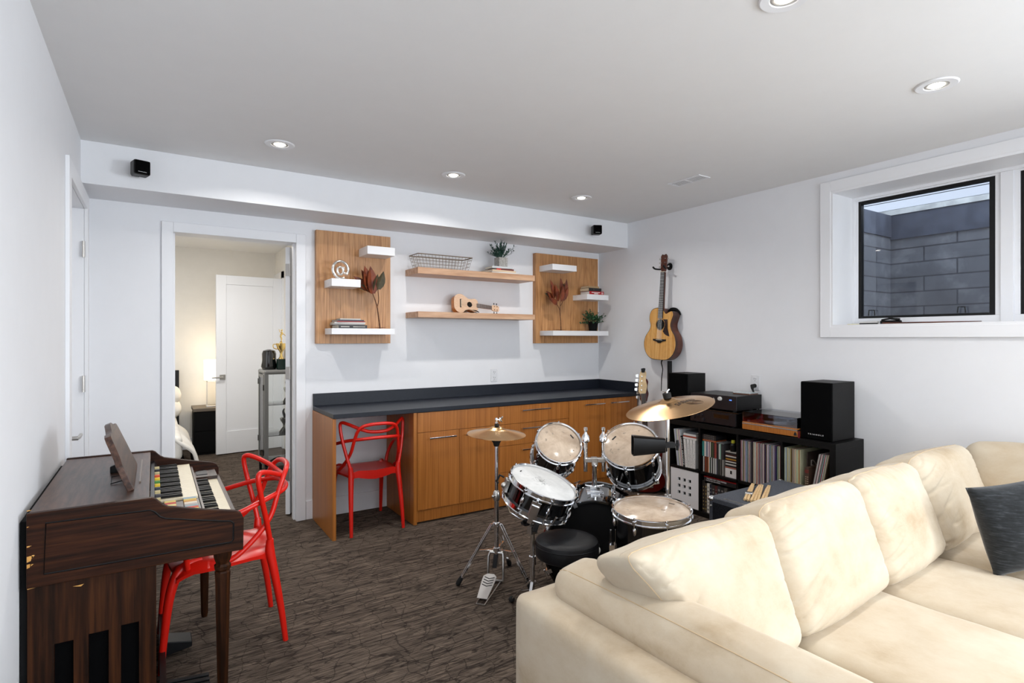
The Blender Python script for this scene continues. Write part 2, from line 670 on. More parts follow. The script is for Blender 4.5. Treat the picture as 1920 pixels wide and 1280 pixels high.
def place(o, loc=(0, 0, 0), rotz=0.0):
    o.location = loc
    o.rotation_euler = (0, 0, rotz)
    return o


def B(x0, x1, y0, y1, z0, z1):
    return MB().box(x0, x1, y0, y1, z0, z1)


def dup(root, label=None, loc=None, rotz=None):
    r = root.copy()
    COL.objects.link(r)
    if label:
        r['label'] = label
    if loc is not None:
        r.location = loc
    if rotz is not None:
        r.rotation_euler = (0, 0, rotz)
    for ch in list(root.children):
        c = ch.copy()
        COL.objects.link(c)
        c.parent = r
        for g in list(ch.children):
            d = g.copy()
            COL.objects.link(d)
            d.parent = c
    return r
# ------------------------------------------------------------------ the room shell
struct(B(-1.4, XR + .4, YR - .2, 8.8, -.12, 0).build('floor', M['carpet'], smooth=False))
struct(B(XL - .15, XR + .45, YR - .15, YB + .14, H, H + .15).build('ceiling', M['ceil'], smooth=False))
DX0, DX1, DZ = .119, .960, 2.23           # doorway to the bedroom, clear opening
b = B(XL - .15, DX0 - .02, YB, YB + .14, 0, H)
b.box(DX0 - .02, DX1 + .02, YB, YB + .14, DZ + .02, H)
b.box(DX1 + .02, XR + .4, YB, YB + .14, 0, H)
struct(b.build('wall_back', M['wall'], smooth=False))
LY0, LY1, LZ = 3.62, 4.44, 2.285          # closet door in the left wall
b = B(XL - .15, XL, YR - .15, LY0 - .012, 0, H)
b.box(XL - .15, XL, LY0 - .012, LY1 + .012, LZ + .012, H)
b.box(XL - .15, XL, LY1 + .012, YB, 0, H)
b.box(XL - .17, XL - .15, LY0 - .1, LY1 + .1, 0, LZ + .1)
struct(b.build('wall_left', M['wall'], smooth=False))
WY0, WY1, WZ0, WZ1, WD = .30, 2.157, 1.547, 2.536, .32   # window recess
b = B(XR, XR + WD, WY1, YB, 0, H)
b.box(XR, XR + WD, YR - .15, -2.35, 0, H)
b.box(XR, XR + WD, -2.35, -.55, 0, 1.35)  # unseen opening added to let the side fill light in
b.box(XR, XR + WD, -2.35, -.55, 2.35, H)
b.box(XR, XR + WD, -.55, WY0, 0, H)
b.box(XR, XR + WD, WY0, WY1, 0, WZ0)
b.box(XR, XR + WD, WY0, WY1, WZ1, H)
struct(b.build('wall_right', M['wall'], smooth=False))
b = B(XL - .15, .35, YR - .15, YR, 0, H)
b.box(3.85, XR + .3, YR - .15, YR, 0, H)
b.box(.35, 3.85, YR - .15, YR, 2.4, H)  # unseen opening added to let the rear fill light in
b.box(.35, 3.85, YR - .15, YR, 0, .12)
struct(b.build('wall_rear', M['wall'], smooth=False))
struct(B(XL, XR, YS, YB, HS, H - .001).build('trim_1', M['wall'], smooth=False))
# baseboards
b = B(1.034, 1.72, YB - .016, YB - .0005, .0, .15)
struct(b.build('baseboard_back', M['trim'], bevel=.003))
b = B(XL + .0005, .046, YB - .016, YB - .0005, .0, .15)
struct(b.build('baseboard_left', M['trim'], bevel=.003))
struct(B(XR - .016, XR - .0005, 3.40, YB - .63, 0, .15).build('baseboard_right', M['trim'], bevel=.003))


def casing(mb, a0, a1, ztop, w, axis, p0, p1):
    """flat three-sided door casing; axis 'x' runs along X with thickness p0..p1 in Y"""
    for (u0, u1, z0, z1) in ((a0 - w, a0, 0, ztop + w), (a1, a1 + w, 0, ztop + w), (a0, a1, ztop, ztop + w)):
        if axis == 'x':
            mb.box(u0, u1, p0, p1, z0, z1)
        else:
            mb.box(p0, p1, u0, u1, z0, z1)
    return mb


def panel_leaf(w, h, t=.036, stile=.115, top=.115, bot=.28):
    """shaker door leaf, hinge edge at x=0, running along +X, thickness along Y"""
    mb = B(0, stile, 0, t, 0, h)
    mb.box(w - stile, w, 0, t, 0, h)
    mb.box(stile, w - stile, 0, t, h - top, h)
    mb.box(stile, w - stile, 0, t, 0, bot)
    mb.box(stile, w - stile, .012, t - .012, bot, h - top)
    return mb


def lever(parent, m, name='door_handle', direction=1):
    mb = MB(m)
    mb.box(-.033, .033, -.033, .033, 0, .008)
    mb.cyl((0, 0, .008), (0, 0, .05), .011, n=12)
    mb.tube([(0, 0, .046), (.03 * direction, 0, .05), (.13 * direction, 0, .05)], [.0095, .0095, .008], 10)
    return mb.build(name, M['nickel'], parent, bevel=.001)


def hinge(parent, m):
    mb = MB(m)
    mb.box(-.018, .018, -.05, .05, 0, .003)
    mb.cyl((0.0, -.052, .006), (0.0, .052, .006), .007, n=10)
    for k in (-.03, 0, .03):
        mb.cyl((.010, k, .003), (.010, k, .0045), .004, n=8)
    return mb.build('hinge', M['nickel'], parent)


# closet door on the left wall
d = bpy.data.objects.new('door_1', None)
COL.objects.link(d)
struct(d, 'white panelled closet door in the left wall behind the organ', 'door')
mb = MB(frame((XL - .012, LY1, .006), xa=(0, -1, 0), ya=(-1, 0, 0)))
lf = panel_leaf(LY1 - LY0, LZ - .006)
lf.bm.transform(mb.m)
lf.build('leaf', M['trim'], d, bevel=.003)
mb = casing(MB(), LY0 - .004, LY1 + .004, LZ + .004, .09, 'y', XL, XL + .019)
mb.box(XL - .145, XL - .001, LY0 - .011, LY0 - .004, 0, LZ + .004)
mb.box(XL - .145, XL - .001, LY1 + .004, LY1 + .011, 0, LZ + .004)
mb.box(XL - .145, XL - .001, LY0 - .011, LY1 + .011, LZ + .004, LZ + .011)
mb.build('casing', M['trim'], d, bevel=.003)
for z in (2.03, 1.176, .26):
    hinge(d, frame((XL - .008, LY1 - .004, z), xa=(0, 1, 0), ya=(0, 0, 1)))
lever(d, frame((XL - .012, LY0 + .075, .94), xa=(0, 1, 0), ya=(0, 0, 1)), direction=1)

# doorway to the bedroom: casing, jamb, leaf swung back beyond a right angle
d = bpy.data.objects.new('door_2', None)
COL.objects.link(d)
struct(d, 'white doorway in the back wall opening to the bedroom', 'door')
mb = casing(MB(), DX0 + .0, DX1 + .0, DZ, .072, 'x', YB - .019, YB)
casing(mb, DX0, DX1, DZ, .072, 'x', YB + .14, YB + .159)
mb.build('casing', M['trim'], d, bevel=.003)
mb = MB()
mb.box(DX0 - .02, DX0, YB - .001, YB + .141, 0, DZ + .02)
mb.box(DX1, DX1 + .02, YB - .001, YB + .141, 0, DZ + .02)
mb.box(DX0, DX1, YB - .001, YB + .141, DZ, DZ + .02)
mb.box(DX1 - .012, DX1, YB + .04, YB + .095, 0, DZ)
mb.box(DX0, DX0 + .012, YB + .04, YB + .095, 0, DZ)
mb.build('jamb', M['trim'], d)
ang = math.radians(62)
hp = (DX1 - .014, YB + .165, .012)
m = frame(hp, xa=(math.sin(math.radians(90)) * math.cos(ang), math.sin(ang), 0), ya=(-math.sin(ang), math.cos(ang), 0))
lf = panel_leaf(.82, 2.205)
lf.bm.transform(m)
lf.build('leaf', M['trim'], d, bevel=.003)
for z in (2.03, 1.18, .34):
    mb = MB(frame((hp[0] - .017, hp[1] + .006, z), xa=(.88, -.47, 0), ya=(0, 0, 1)))
    mb.box(-.016, .016, -.05, .05, 0, .003)
    mb.cyl((.020, -.052, .004), (.020, .052, .004), .007, n=10)
    for k in (-.03, 0, .03):
        mb.cyl((-.004, k, .003), (-.004, k, .0045), .004, n=8)
    mb.build('hinge', M['nickel'], d)

# ------------------------------------------------------------------ bedroom beyond the doorway
BX0, BX1, BY = -1.2, 1.46, 8.5
struct(B(BX0 - .1, BX1 + .1, BY, BY + .1, 0, H).build('wall_bedroom_back', M['bedwall'], smooth=False))
struct(B(BX0 - .1, BX0, YB + .14, BY, 0, H).build('wall_bedroom_left', M['bedwall'], smooth=False))
b = B(BX1, BX1 + .1, YB + .14, 7.98, 0, H)
b.box(BX1, BX1 + .1, 7.98, BY, 2.27, H)
struct(b.build('wall_bedroom_right', M['bedwall'], smooth=False))
struct(B(BX1 + .10, BX1 + .9, 7.2, BY + .1, 0, H).build('wall_bedroom_hall', M['bedwall'], smooth=False))
struct(B(BX0 - .1, BX1 + .1, YB + .14, BY + .1, H, H + .1).build('ceiling_bedroom', M['ceil'], smooth=False))
struct(B(BX0, BX1, BY - .016, BY, 0, .15).build('baseboard_bedroom', M['trim'], bevel=.003))
area('bedroom_fill_light', (.35, 6.4, 2.62), (0, 0, 0), .5, .5, 24, (1.0, .97, .93), PI, 'DISK')  # unseen ceiling fill added to brighten the bedroom, no fixture
d = bpy.data.objects.new('door_3', None)
COL.objects.link(d)
struct(d, 'white panelled bedroom door standing open beside the nightstand', 'door')
m = frame((1.444, 7.975, .012), xa=(-.792, -.106, 0), ya=(.106, -.792, 0))
lf = panel_leaf(.80, 2.25)
lf.bm.transform(m)
lf.build('leaf', M['trim'], d, bevel=.003)
lever(d, m @ frame((.73, .036, .965), xa=(-1, 0, 0), ya=(0, 0, 1)), direction=-1)
for z in (2.0, 1.1, .28):
    hinge(d, m @ frame((.0, .03, z), xa=(1, 0, 0), ya=(0, 0, 1)))
mb = MB()
mb.box(BX1 - .018, BX1, 7.88, 7.975, 0, 2.36)
mb.box(BX1 - .018, BX1, 7.88, BY, 2.27, 2.36)
mb.build('casing', M['trim'], d)

# ------------------------------------------------------------------ window in the right wall, with the window well outside
w = bpy.data.objects.new('window_1', None)
COL.objects.link(w)
struct(w, 'white cased window with black sashes high in the right wall', 'window')
mb = MB()
cw = .075
mb.box(XR - .02, XR, WY1, WY1 + cw, WZ0 - cw, WZ1 + cw)
mb.box(XR - .02, XR, WY0 - cw, WY0, WZ0 - cw, WZ1 + cw)
mb.box(XR - .02, XR, WY0, WY1, WZ1, WZ1 + cw)
mb.box(XR - .02, XR, WY0, WY1, WZ0 - cw, WZ0)
mb.build('casing', M['trim'], w, bevel=.002)
FX = 4.452
mb = MB()
t = .016
mb.box(XR - .018, FX, WY1 - t, WY1 + .001, WZ0, WZ1)
mb.box(XR - .018, FX, WY0 - .001, WY0 + t, WZ0, WZ1)
mb.box(XR - .018, FX, WY0 + t, WY1 - t, WZ1 - t, WZ1 + .001)
mb.box(XR - .018, FX, WY0 + t, WY1 - t, WZ0 - .001, WZ0 + t)
mb.build('reveal', M['trim'], w)
PANES = [(1.302, 2.115), (.365, 1.171)]
mb = MB()
mb.box(FX, FX + .07, WY1 - .05, WY1, 1.613, 2.489)
mb.box(FX, FX + .07, WY0, WY0 + .07, 1.613, 2.489)
mb.box(FX, FX + .07, 1.176, 1.297, 1.613, 2.489)
mb.box(FX - .012, FX, 1.205, 1.268, WZ0 + t, WZ1 - t - .02)
mb.box(FX, FX + .07, WY0, WY1, 2.489, WZ1)
mb.box(FX, FX + .07, WY0, WY1, WZ0, 1.613)
mb.box(FX - .02, FX, WY0 + t, WY1 - t, WZ1 - t - .02, WZ1 - t)
mb.box(FX - .02, FX, WY1 - t - .018, WY1 - t, WZ0 + t, WZ1 - t - .02)
mb.build('window_frame', M['trim'], w, bevel=.002)
for (y0, y1) in PANES:
    mb = MB()
    x0, x1, q = FX + .006, FX + .05, .026
    mb.box(x0, x1, y0 - .004, y0 + q, 1.609, 2.493)
    mb.box(x0, x1, y1 - q, y1 + .004, 1.609, 2.493)
    mb.box(x0, x1, y0 + q, y1 - q, 2.493 - q, 2.493)
    mb.box(x0, x1, y0 + q, y1 - q, 1.609, 1.609 + q * .8)
    s_ = mb.build('sash', M['black'], w, bevel=.002)
    B(FX + .026, FX + .032, y0 + q, y1 - q, 1.609 + q * .8, 2.493 - q).build('pane', M['glass'], s_, smooth=False)
    mb = MB()
    for yy in (y0 + .17, y1 - .10):
        mb.tube([(FX + .004, yy - .022, 1.632), (FX + .004, yy - .018, 1.672), (FX + .004, yy + .018, 1.672), (FX + .004, yy + .022, 1.632)], .004, 6)
    mb.build('catch', M['black'], s_)
# the well outside: block wall and its return, upper band with an eaves shadow painted into its colour, a white sided house beyond
bx, by = 5.40, 2.29
struct(B(bx, bx + .2, -1.2, by + .2, .6, 2.32).build('wall_well', M['block'], smooth=False))
struct(B(XR + WD + .001, bx, by, by + .2, .6, 2.34).build('wall_well_return', M['block'], smooth=False))
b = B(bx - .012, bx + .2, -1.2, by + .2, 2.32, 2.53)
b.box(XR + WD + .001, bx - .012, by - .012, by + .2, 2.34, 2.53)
struct(b.build('wall_well_upper', M['shadow_band'], smooth=False))
struct(B(bx - .02, bx + .22, -1.2, by + .22, 2.531, 2.575).build('wall_well_cap', speckle('pale_concrete', S(150, 152, 150), S(178, 180, 178), 10, .9), smooth=False))
mb = MB()
for k in range(16):
    mb.box(7.9, 7.925 + .012, -2.5, 5.5, 2.55 + k * .11, 2.55 + k * .11 + .1)
    mb.box(7.94, 7.96, -2.5, 5.5, 2.54 + k * .11, 2.55 + k * .11 + .11)
struct(mb.build('wall_neighbour', M['siding'], smooth=False))
struct(B(XR + WD, 7.9, -2.5, 2.29, .55, .6).build('ground_well', speckle('gravel', S(90, 90, 92), S(140, 140, 142), 60, .9), smooth=False))

# things on the window sill
sl = WZ0 + t
t_ = thing('window_crank', 'folded black crank handle on the window sill', 'handle', (4.40, 1.86, sl))
mb = MB()
mb.prism([(-.07, -.018), (.07, -.018), (.062, .014), (-.03, .018), (-.07, .01)], 0, .03, frame((0, 0, 0), xa=(0, -1, 0), ya=(1, 0, 0)))
mb.build('base', M['black'], t_, bevel=.008)
MB().tube([(-.02, .055, .033), (-.022, 0, .042), (-.02, -.06, .034)], [.006, .007, .009], 8).build('lever', M['black'], t_)
mb = MB().tube([(4.22, 1.84, sl + .006), (4.24, 1.30, sl + .006)], [.006, .0025], 8)
tag(mb.build('baton', M['mahogany'], None), 'long thin dark wooden stick lying on the window sill', 'stick')
mb = MB().tube([(4.215, 1.985, sl + .005), (4.22, 1.87, sl + .005)], .005, 6)
tag(mb.build('pen', M['black'], None), 'short black pen at the left end of the window sill', 'pen')
mb = B(4.22, 4.27, 1.99, 2.07, sl, sl + .004)
tag(mb.build('paper_slip', flat('yellow', 226, 214, 90), None), 'small yellow paper slip at the left end of the window sill', 'paper')
mb = B(4.385, 4.415, 1.945, 2.065, sl, sl + .026)
tag(mb.build('small_box', flat('palebox', 222, 220, 216), None, bevel=.003), 'small white box on the sill left of the black crank', 'box')

# ------------------------------------------------------------------ ceiling fixtures
_proto = None
for i, (x, y) in enumerate(LAMP_SPOTS):
    lab = ['round recessed ceiling light above the bedroom doorway', 'round recessed ceiling light in front of the left half of the shelves',
           'round recessed ceiling light nearest the far right corner', 'round recessed ceiling light cut off by the top of the photo',
           'round recessed ceiling light nearest the window'][i]
    if _proto is None:
        _proto = thing('recessed_light', lab, 'light', (x, y, H), 0, 'recessed ceiling lights')
        MB().lathe([(.048, -.001), (.052, -.006), (.082, -.007), (.088, -.001)], 32).build('trim_ring', M['trim'], _proto)
        MB().lathe([(.052, -.0015), (.044, -.0045), (.036, -.0035), (.032, -.0008)], 28).build('baffle', flat('baffle', 186, 184, 180, .5), _proto)
        MB().lathe([(0, -.0095), (.026, -.0085), (.033, -.004), (.0335, -.001)], 28).build('lens', M['lens'], _proto)
    else:
        dup(_proto, lab, (x, y, H))
t_ = thing('air_vent', 'white slotted air vent in the ceiling', 'vent', (3.43, 2.84, H))
mb = MB()
for (x0, x1, y0, y1) in ((-.065, -.05, -.15, .15), (.05, .065, -.15, .15), (-.05, .05, -.15, -.135), (-.05, .05, .135, .15), (-.05, .05, -.006, .006)):
    mb.box(x0, x1, y0, y1, -.006, -.0005)
mb.build('frame', M['trim'], t_, bevel=.0015)
B(-.05, .05, -.135, .135, -.002, -.0005).build('backing', flat('ventdark', 120, 120, 122), t_)
for k in range(5):
    B(-.044 + k * .02, -.036 + k * .02, -.135, .135, -.005, -.001).build('slat', M['trim'], t_)


def cube_speaker(loc, rz, label):
    t = thing('cube_speaker', label, 'speaker', loc, rz, 'cube speakers on the soffit')
    B(-.045, .045, -.045, .04, -.045, .045).build('cabinet', M['black'], t, bevel=.012, seg=3)
    B(-.040, .040, -.052, -.044, -.040, .040).build('grille', M['grille'], t, bevel=.004)
    mb = MB()
    mb.cyl((0, .035, 0), (0, .10, 0), .014, n=10)
    mb.box(-.02, .02, .09, .1, -.03, .03)
    mb.build('bracket', M['black'], t)
    mb = MB()
    for k in range(9):
        h = .0028 if k in (0, 3, 6) else .0020
        mb.box(-.024 + k * .0050, -.0203 + k * .0050, -.0528, -.0519, -.0315, -.0315 + h)
    mb.build('lettering', M['ink_white'], t, smooth=False)
    return t


cube_speaker((-.07, YS - .1, 2.515), .28, 'small black cube speaker at the left end of the soffit')
cube_speaker((3.655, YS - .1, 2.526), -.42, 'small black cube speaker at the right end of the soffit')


def outlet(loc, rz, label):
    t = thing('wall_outlet', label, 'outlet', loc, rz)
    B(-.037, .037, -.007, -.0005, -.062, .062).build('cover_plate', M['plastic_white'], t, bevel=.003)
    for z in (-.027, .027):
        B(-.017, .017, -.0095, -.006, z - .022, z + .022).build('receptacle', M['plastic_white'], t, bevel=.004)
    for z in (-.027, .027):
        mb = MB()
        mb.box(-.009, -.006, -.0100, -.009, z - .002, z + .012)
        mb.box(.006, .009, -.0100, -.009, z - .002, z + .010)
        mb.cyl((0, -.0100, z - .011), (0, -.009, z - .011), .003, n=8)
        mb.build('slots', flat('slot', 70, 70, 72), t)
    return t


outlet((2.811, YB, 1.104), 0, 'white double outlet on the back wall above the counter')
outlet((XR, 2.77, 1.10), -PI / 2, 'white outlet on the right wall with a black plug in it')
t_ = thing('power_cord', 'black power plug and cord hanging from the right wall outlet', 'cord', (XR - .0105, 2.77, 1.075))
MB().tube([(0, 0, 0), (-.035, 0, -.002), (-.05, -.01, -.02)], [.017, .017, .011], 10).build('plug', M['rubber'], t_)
MB().tube([(-.05, -.01, -.02), (-.055, -.03, -.06), (-.02, -.045, -.13), (-.03, -.05, -.30)], [.009, .006, .005, .005], 8, sub=4).build('cable', M['rubber'], t_)
# ------------------------------------------------------------------ counter and cabinets along the back wall
CF = 4.068
t_ = thing('worktop', 'long charcoal worktop with upstand along the back wall', 'worktop', (1.09, CF, .881))
B(0, XR - 1.0915, 0, YB - CF - .001, 0, .034).build('slab', M['counter'], t_, bevel=.0025)
mb = B(0, XR - 1.0915, YB - CF - .019, YB - CF - .001, .0342, .133)
mb.box(XR - 1.09 - .0195, XR - 1.0915, 0, YB - CF - .0195, .0342, .133)
mb.build('upstand', M['counter'], t_, bevel=.0015)
tag(place(B(0, .026, 0, YB - CF - .018, 0, .8805).build('desk_panel', M['teak'], None, bevel=.0015), (1.085, CF + .008, 0)),
    'upright golden wood panel carrying the left end of the worktop', 'panel')


def bar_pull(parent, x0, x1, z, y):
    mb = MB()
    mb.box(x0, x1, y - .030, y - .022, z - .005, z + .005)
    mb.box(x0 + .012, x0 + .022, y - .023, y, z - .004, z + .004)
    mb.box(x1 - .022, x1 - .012, y - .023, y, z - .004, z + .004)
    return mb.build('handle', M['chrome'], parent, bevel=.0015)


def carcass(t, w, left_end=False, right_end=False):
    dp = YB - CF - .012
    mb = B(0, .018, .022, dp, .1, .880)
    mb.box(w - .018, w, .022, dp, .1, .880)
    mb.box(.018, w - .018, .022, dp, .1, .118)
    mb.box(.018, w - .018, dp - .01, dp, .118, .880)
    mb.build('body', M['teak'], t)
    B(0, w, .030, .046, .012, .1).build('plinth', M['teak'], t)


def front(t, name, x0, x1, z0, z1, hx=None, hz=None):
    o = B(x0 + .0015, x1 - .0015, .004, .0215, z0, z1).build(name, M['teak'], t, bevel=.001)
    if hx:
        bar_pull(o, hx[0], hx[1], hz, .004)
    return o


t_ = thing('base_cabinet', 'two-door golden wood base cabinet beside the knee space under the counter', 'cabinet', (1.740, CF + .0005, 0), 0, 'built-in base cabinets')
carcass(t_, .749)
B(-.030, -.001, .008, YB - CF - .018, 0, .8803).build('end_panel', M['teak'], t_, bevel=.0015)
front(t_, 'false_front', 0, .749, .722, .878)
front(t_, 'door', 0, .368, .112, .719, (.095, .331), .673)
front(t_, 'door', .368, .749, .112, .719, (.42, .656), .673)
t_ = thing('drawer_cabinet', 'golden wood base cabinet of four drawers behind the drums', 'cabinet', (2.490, CF + .0005, 0), 0, 'built-in base cabinets')
carcass(t_, .761)
for (z0, z1) in ((.722, .878), (.536, .719), (.309, .533), (.112, .306)):
    front(t_, 'drawer', 0, .761, z0, z1, (.228, .534), z1 - .045)
t_ = thing('corner_cabinet', 'two-door golden wood base cabinet in the far right corner', 'cabinet', (3.252, CF + .0005, 0), 0, 'built-in base cabinets')
carcass(t_, .905)
front(t_, 'door', 0, .451, .112, .878, (.181, .43), .835)
front(t_, 'door', .451, .885, .112, .878, (.506, .751), .835)

# ------------------------------------------------------------------ wall panels and shelves
PY = YB - .05


def shelf_panel(label, x0, x1, z0, z1, shelves):
    t = thing('wall_panel', label, 'shelf panel', (x0, PY, z0), 0, 'oak wall panels with white shelves')
    B(0, x1 - x0, 0, .049, 0, z1 - z0).build('panel', M['oak'], t, bevel=.001)
    for (a, b_, yf, s0, s1) in shelves:
        B(a - x0, b_ - x0, yf - PY, -.0005, s0 - z0, s1 - z0).build('shelf', M['white'], t, bevel=.0015)
    return t


shelf_panel('oak wall panel with three white shelves beside the doorway', 1.106, 1.732, 1.422, 2.345,
            [(1.455, 1.688, 4.420, 2.150, 2.217), (1.170, 1.400, 4.420, 1.875, 1.936), (1.174, 1.691, 4.434, 1.497, 1.545)])
shelf_panel('oak wall panel with three white shelves in the far right corner', 3.277, 4.117, 1.415, 2.337,
            [(3.322, 3.630, 4.416, 2.146, 2.205), (3.763, 4.060, 4.410, 1.868, 1.923), (3.329, 4.066, 4.417, 1.493, 1.542)])
tag(place(B(0, 1.217, 0, .279, 0, .055).build('floating_shelf', M['oak_shelf'], None, bevel=.0015), (1.890, 4.414, 2.019)),
    'upper long oak floating shelf holding the wire basket', 'shelf', 'long oak shelves')
tag(place(B(0, 1.215, 0, .280, 0, .05).build('floating_shelf', M['oak_shelf'], None, bevel=.0015), (1.892, 4.413, 1.645)),
    'lower long oak floating shelf holding the ukulele', 'shelf', 'long oak shelves')


def book(label, c, size, rz, cover, pages=(232, 226, 212), cat='book', group=None, name='book', text=None, tcol=None, tsize=.6, textface='front', rough=.45, standing=None):
    """lying book: size = (length along x, depth along y, thickness); its spine faces -y"""
    L, D, T = size
    t = thing(name, label, cat, c, rz, group, standing)
    k = min(.0022, T * .18)
    cv = flat('%d_%d_%d' % cover, *cover, rough)
    mb = B(-L / 2, L / 2, -D / 2, D / 2, 0, k)
    mb.box(-L / 2, L / 2, -D / 2, D / 2, T - k, T)
    mb.box(-L / 2, L / 2, -D / 2, -D / 2 + k, k, T - k)
    mb.build('cover', cv, t)
    B(-L / 2 + .003, L / 2 - .003, -D / 2 + k, D / 2 - .003, k, T - k).build('pages', flat('pg%d_%d_%d' % pages, *pages, .9), t)
    if text:
        for (s, f0, sz, col) in text:
            MB().mesh(text_mesh(s, .01), frame((f0 * L, -D / 2 - .0006, T / 2), xa=(1, 0, 0), ya=(0, 0, 1)) @ Matrix.Scale(T * sz, 4)).build('lettering', flat('tx%d_%d_%d' % col, *col), t, smooth=False)
    return t


def spine_mark(t, x0, x1, z0, z1, y, col, name='print'):
    return B(x0, x1, y - .0008, y, z0, z1).build(name, flat('mk%d_%d_%d' % col, *col), t)


# stack on the left panel's bottom shelf
zb = 1.5455
st = [((.235, .17, .027), 1.345, .05, (34, 33, 34), 'thick black book at the bottom of the stack on the left panel'),
      ((.25, .17, .010), 1.325, -.12, (150, 146, 142), 'thin grey book above the thick black book on the left panel'),
      ((.245, .165, .011), 1.33, -.05, (206, 204, 200), 'thin white book in the middle of the stack on the left panel'),
      ((.225, .165, .009), 1.335, .02, (150, 44, 40), 'thin red spined book in the stack on the left panel'),
      ((.215, .16, .010), 1.33, .06, (40, 44, 60), 'thin dark blue book near the top of the stack on the left panel'),
      ((.165, .13, .010), 1.335, -.02, (198, 194, 188), 'small pale book topmost of the stack on the left panel')]
for (sz, x, rz, col, lab) in st:
    b_ = book(lab, (x, 4.54, zb), sz, rz, col, group='books stacked on the left panel')
    if sz[2] > .02:
        for (a, c_) in ((-.10, -.03), (.0, .10)):
            spine_mark(b_, a, c_, .009, .017, -sz[1] / 2, (176, 172, 166))
    zb += sz[2] + .0004
# stack under the plant on the upper long shelf
zb = 2.0745
for (sz, x, rz, col, lab) in [((.30, .20, .014), 2.80, -.05, (214, 212, 208), 'wide white book at the bottom of the stack under the potted grass'),
                              ((.27, .19, .018), 2.775, .06, (214, 190, 160), 'tan book above the wide white book under the potted grass'),
                              ((.20, .15, .018), 2.80, .02, (112, 50, 44), 'dark red spined book under the potted grass'),
                              ((.215, .16, .018), 2.775, -.08, (202, 206, 208), 'pale book topmost under the potted grass')]:
    b_ = book(lab, (x, 4.545, zb), sz, rz, col, group='books under the potted grass')
    if col[0] == 112:
        spine_mark(b_, -.095, -.045, .003, .015, -sz[1] / 2, (214, 60, 52))
    zb += sz[2] + .0004
PLZ = zb
zb = 1.9235
for (sz, x, rz, col, pg, lab) in [((.20, .15, .036), 3.925, .0, (166, 22, 30), (226, 224, 220), 'thick red book on the right panel\'s middle shelf'),
                                  ((.18, .14, .034), 3.905, .05, (26, 25, 26), (204, 186, 158), 'black book on top of the red book'),
                                  ((.15, .12, .020), 3.895, .03, (168, 138, 100), (204, 186, 158), 'small tan book topmost above the black book')]:
    b_ = book(lab, (x, 4.52, zb), sz, rz, col, pg, group='books on the right panel')
    if col[0] == 166:
        spine_mark(b_, -.07, .045, .020, .027, -sz[1] / 2, (232, 226, 222))
        spine_mark(b_, -.035, .02, .008, .015, -sz[1] / 2, (232, 226, 222))
        spine_mark(b_, .065, .09, .008, .028, -sz[1] / 2, (214, 170, 168))
    if col[0] == 26:
        spine_mark(b_, -.03, -.01, .008, .027, -sz[1] / 2, (60, 54, 50))
    zb += sz[2] + .0004

# wire basket
t_ = thing('wire_basket', 'long shallow antique wire basket on the upper long shelf', 'basket', (2.17, 4.545, 2.0745))


def rim(hx, hy, z):
    return [(-hx, -hy, z), (hx, -hy, z), (hx, hy, z), (-hx, hy, z)]


TX, TY, BX_, BY_, HT = .265, .098, .232, .080, .120
MB().tube(rim(TX, TY, HT), .0042, 6, closed=True).build('rim', M['wire'], t_)
mb = MB()
for k in (.28, .55, .8):
    mb.tube(rim(BX_ + (TX - BX_) * k, BY_ + (TY - BY_) * k, .003 + (HT - .003) * k), .0014, 5, closed=True)
mb.tube(rim(BX_, BY_, .004), .0022, 5, closed=True)
for i in range(17):
    f = -1 + 2 * i / 16
    for sgn in (-1, 1):
        mb.tube([(TX * f, sgn * TY, HT), (BX_ * f, sgn * BY_, .003)], .0014, 5)
    mb.tube([(BX_ * f, -BY_, .003), (BX_ * f, BY_, .003)], .0014, 5)
for i in range(6):
    f = -1 + 2 * i / 5
    for sgn in (-1, 1):
        mb.tube([(sgn * TX, TY * f, HT), (sgn * BX_, BY_ * f, .003)], .0014, 5)
mb.build('wire_mesh', M['wire'], t_)

# plants


def leaf(mb, base, direction, length, width, droop=.25, up=(0, 0, 1), fold=.15):
    d = Vector(direction).normalized()
    u = Vector(up)
    s = d.cross(u)
    if s.length < 1e-3:
        s = Vector((1, 0, 0))
    s.normalize()
    nrm = s.cross(d)
    rows = []
    for i in range(6):
        q = i / 5
        w = width * math.sin(PI * min(1, .08 + .92 * q) ** .8) * .5 + .0004
        c = Vector(base) + d * (length * q) - Vector((0, 0, 1)) * (droop * length * q * q)
        rows.append((mb.v(c - s * w + nrm * (fold * w)), mb.v(c), mb.v(c + s * w + nrm * (fold * w))))
    for a, b_ in zip(rows, rows[1:]):
        mb.f([a[0], a[1], b_[1], b_[0]])
        mb.f([a[1], a[2], b_[2], b_[1]])


t_ = thing('potted_grass', 'blue green potted plant in a square grey pot on the book stack', 'plant', (2.782, 4.515, PLZ))
B(-.047, .047, -.047, .047, 0, .088).build('pot', M['concrete_pot'], t_, bevel=.004)
rnd = random.Random(3)
mb, ms = MB(), MB()
for i in range(46):
    a, e = rnd.uniform(0, 2 * PI), rnd.uniform(.35, 1.45)
    L = rnd.uniform(.08, .165)
    d_ = Vector((math.cos(a) * math.cos(e), math.sin(a) * math.cos(e) * .8, math.sin(e)))
    b0 = Vector((d_.x * .03, d_.y * .03, .085))
    ms.tube([b0, b0 + d_ * L * .5, b0 + d_ * L + Vector((0, 0, -.012))], [.0016, .0013, .0007], 5)
    for q in (.3, .42, .54, .66, .78, .9, 1.0):
        for k in range(2):
            sd = Vector((rnd.uniform(-1, 1), rnd.uniform(-1, 1), rnd.uniform(-.3, .9)))
            leaf(mb, b0 + d_ * L * q, d_ * .5 + sd * .8, rnd.uniform(.020, .034), .0075, .1)
mb.build('foliage', M['leaf_teal'], t_)
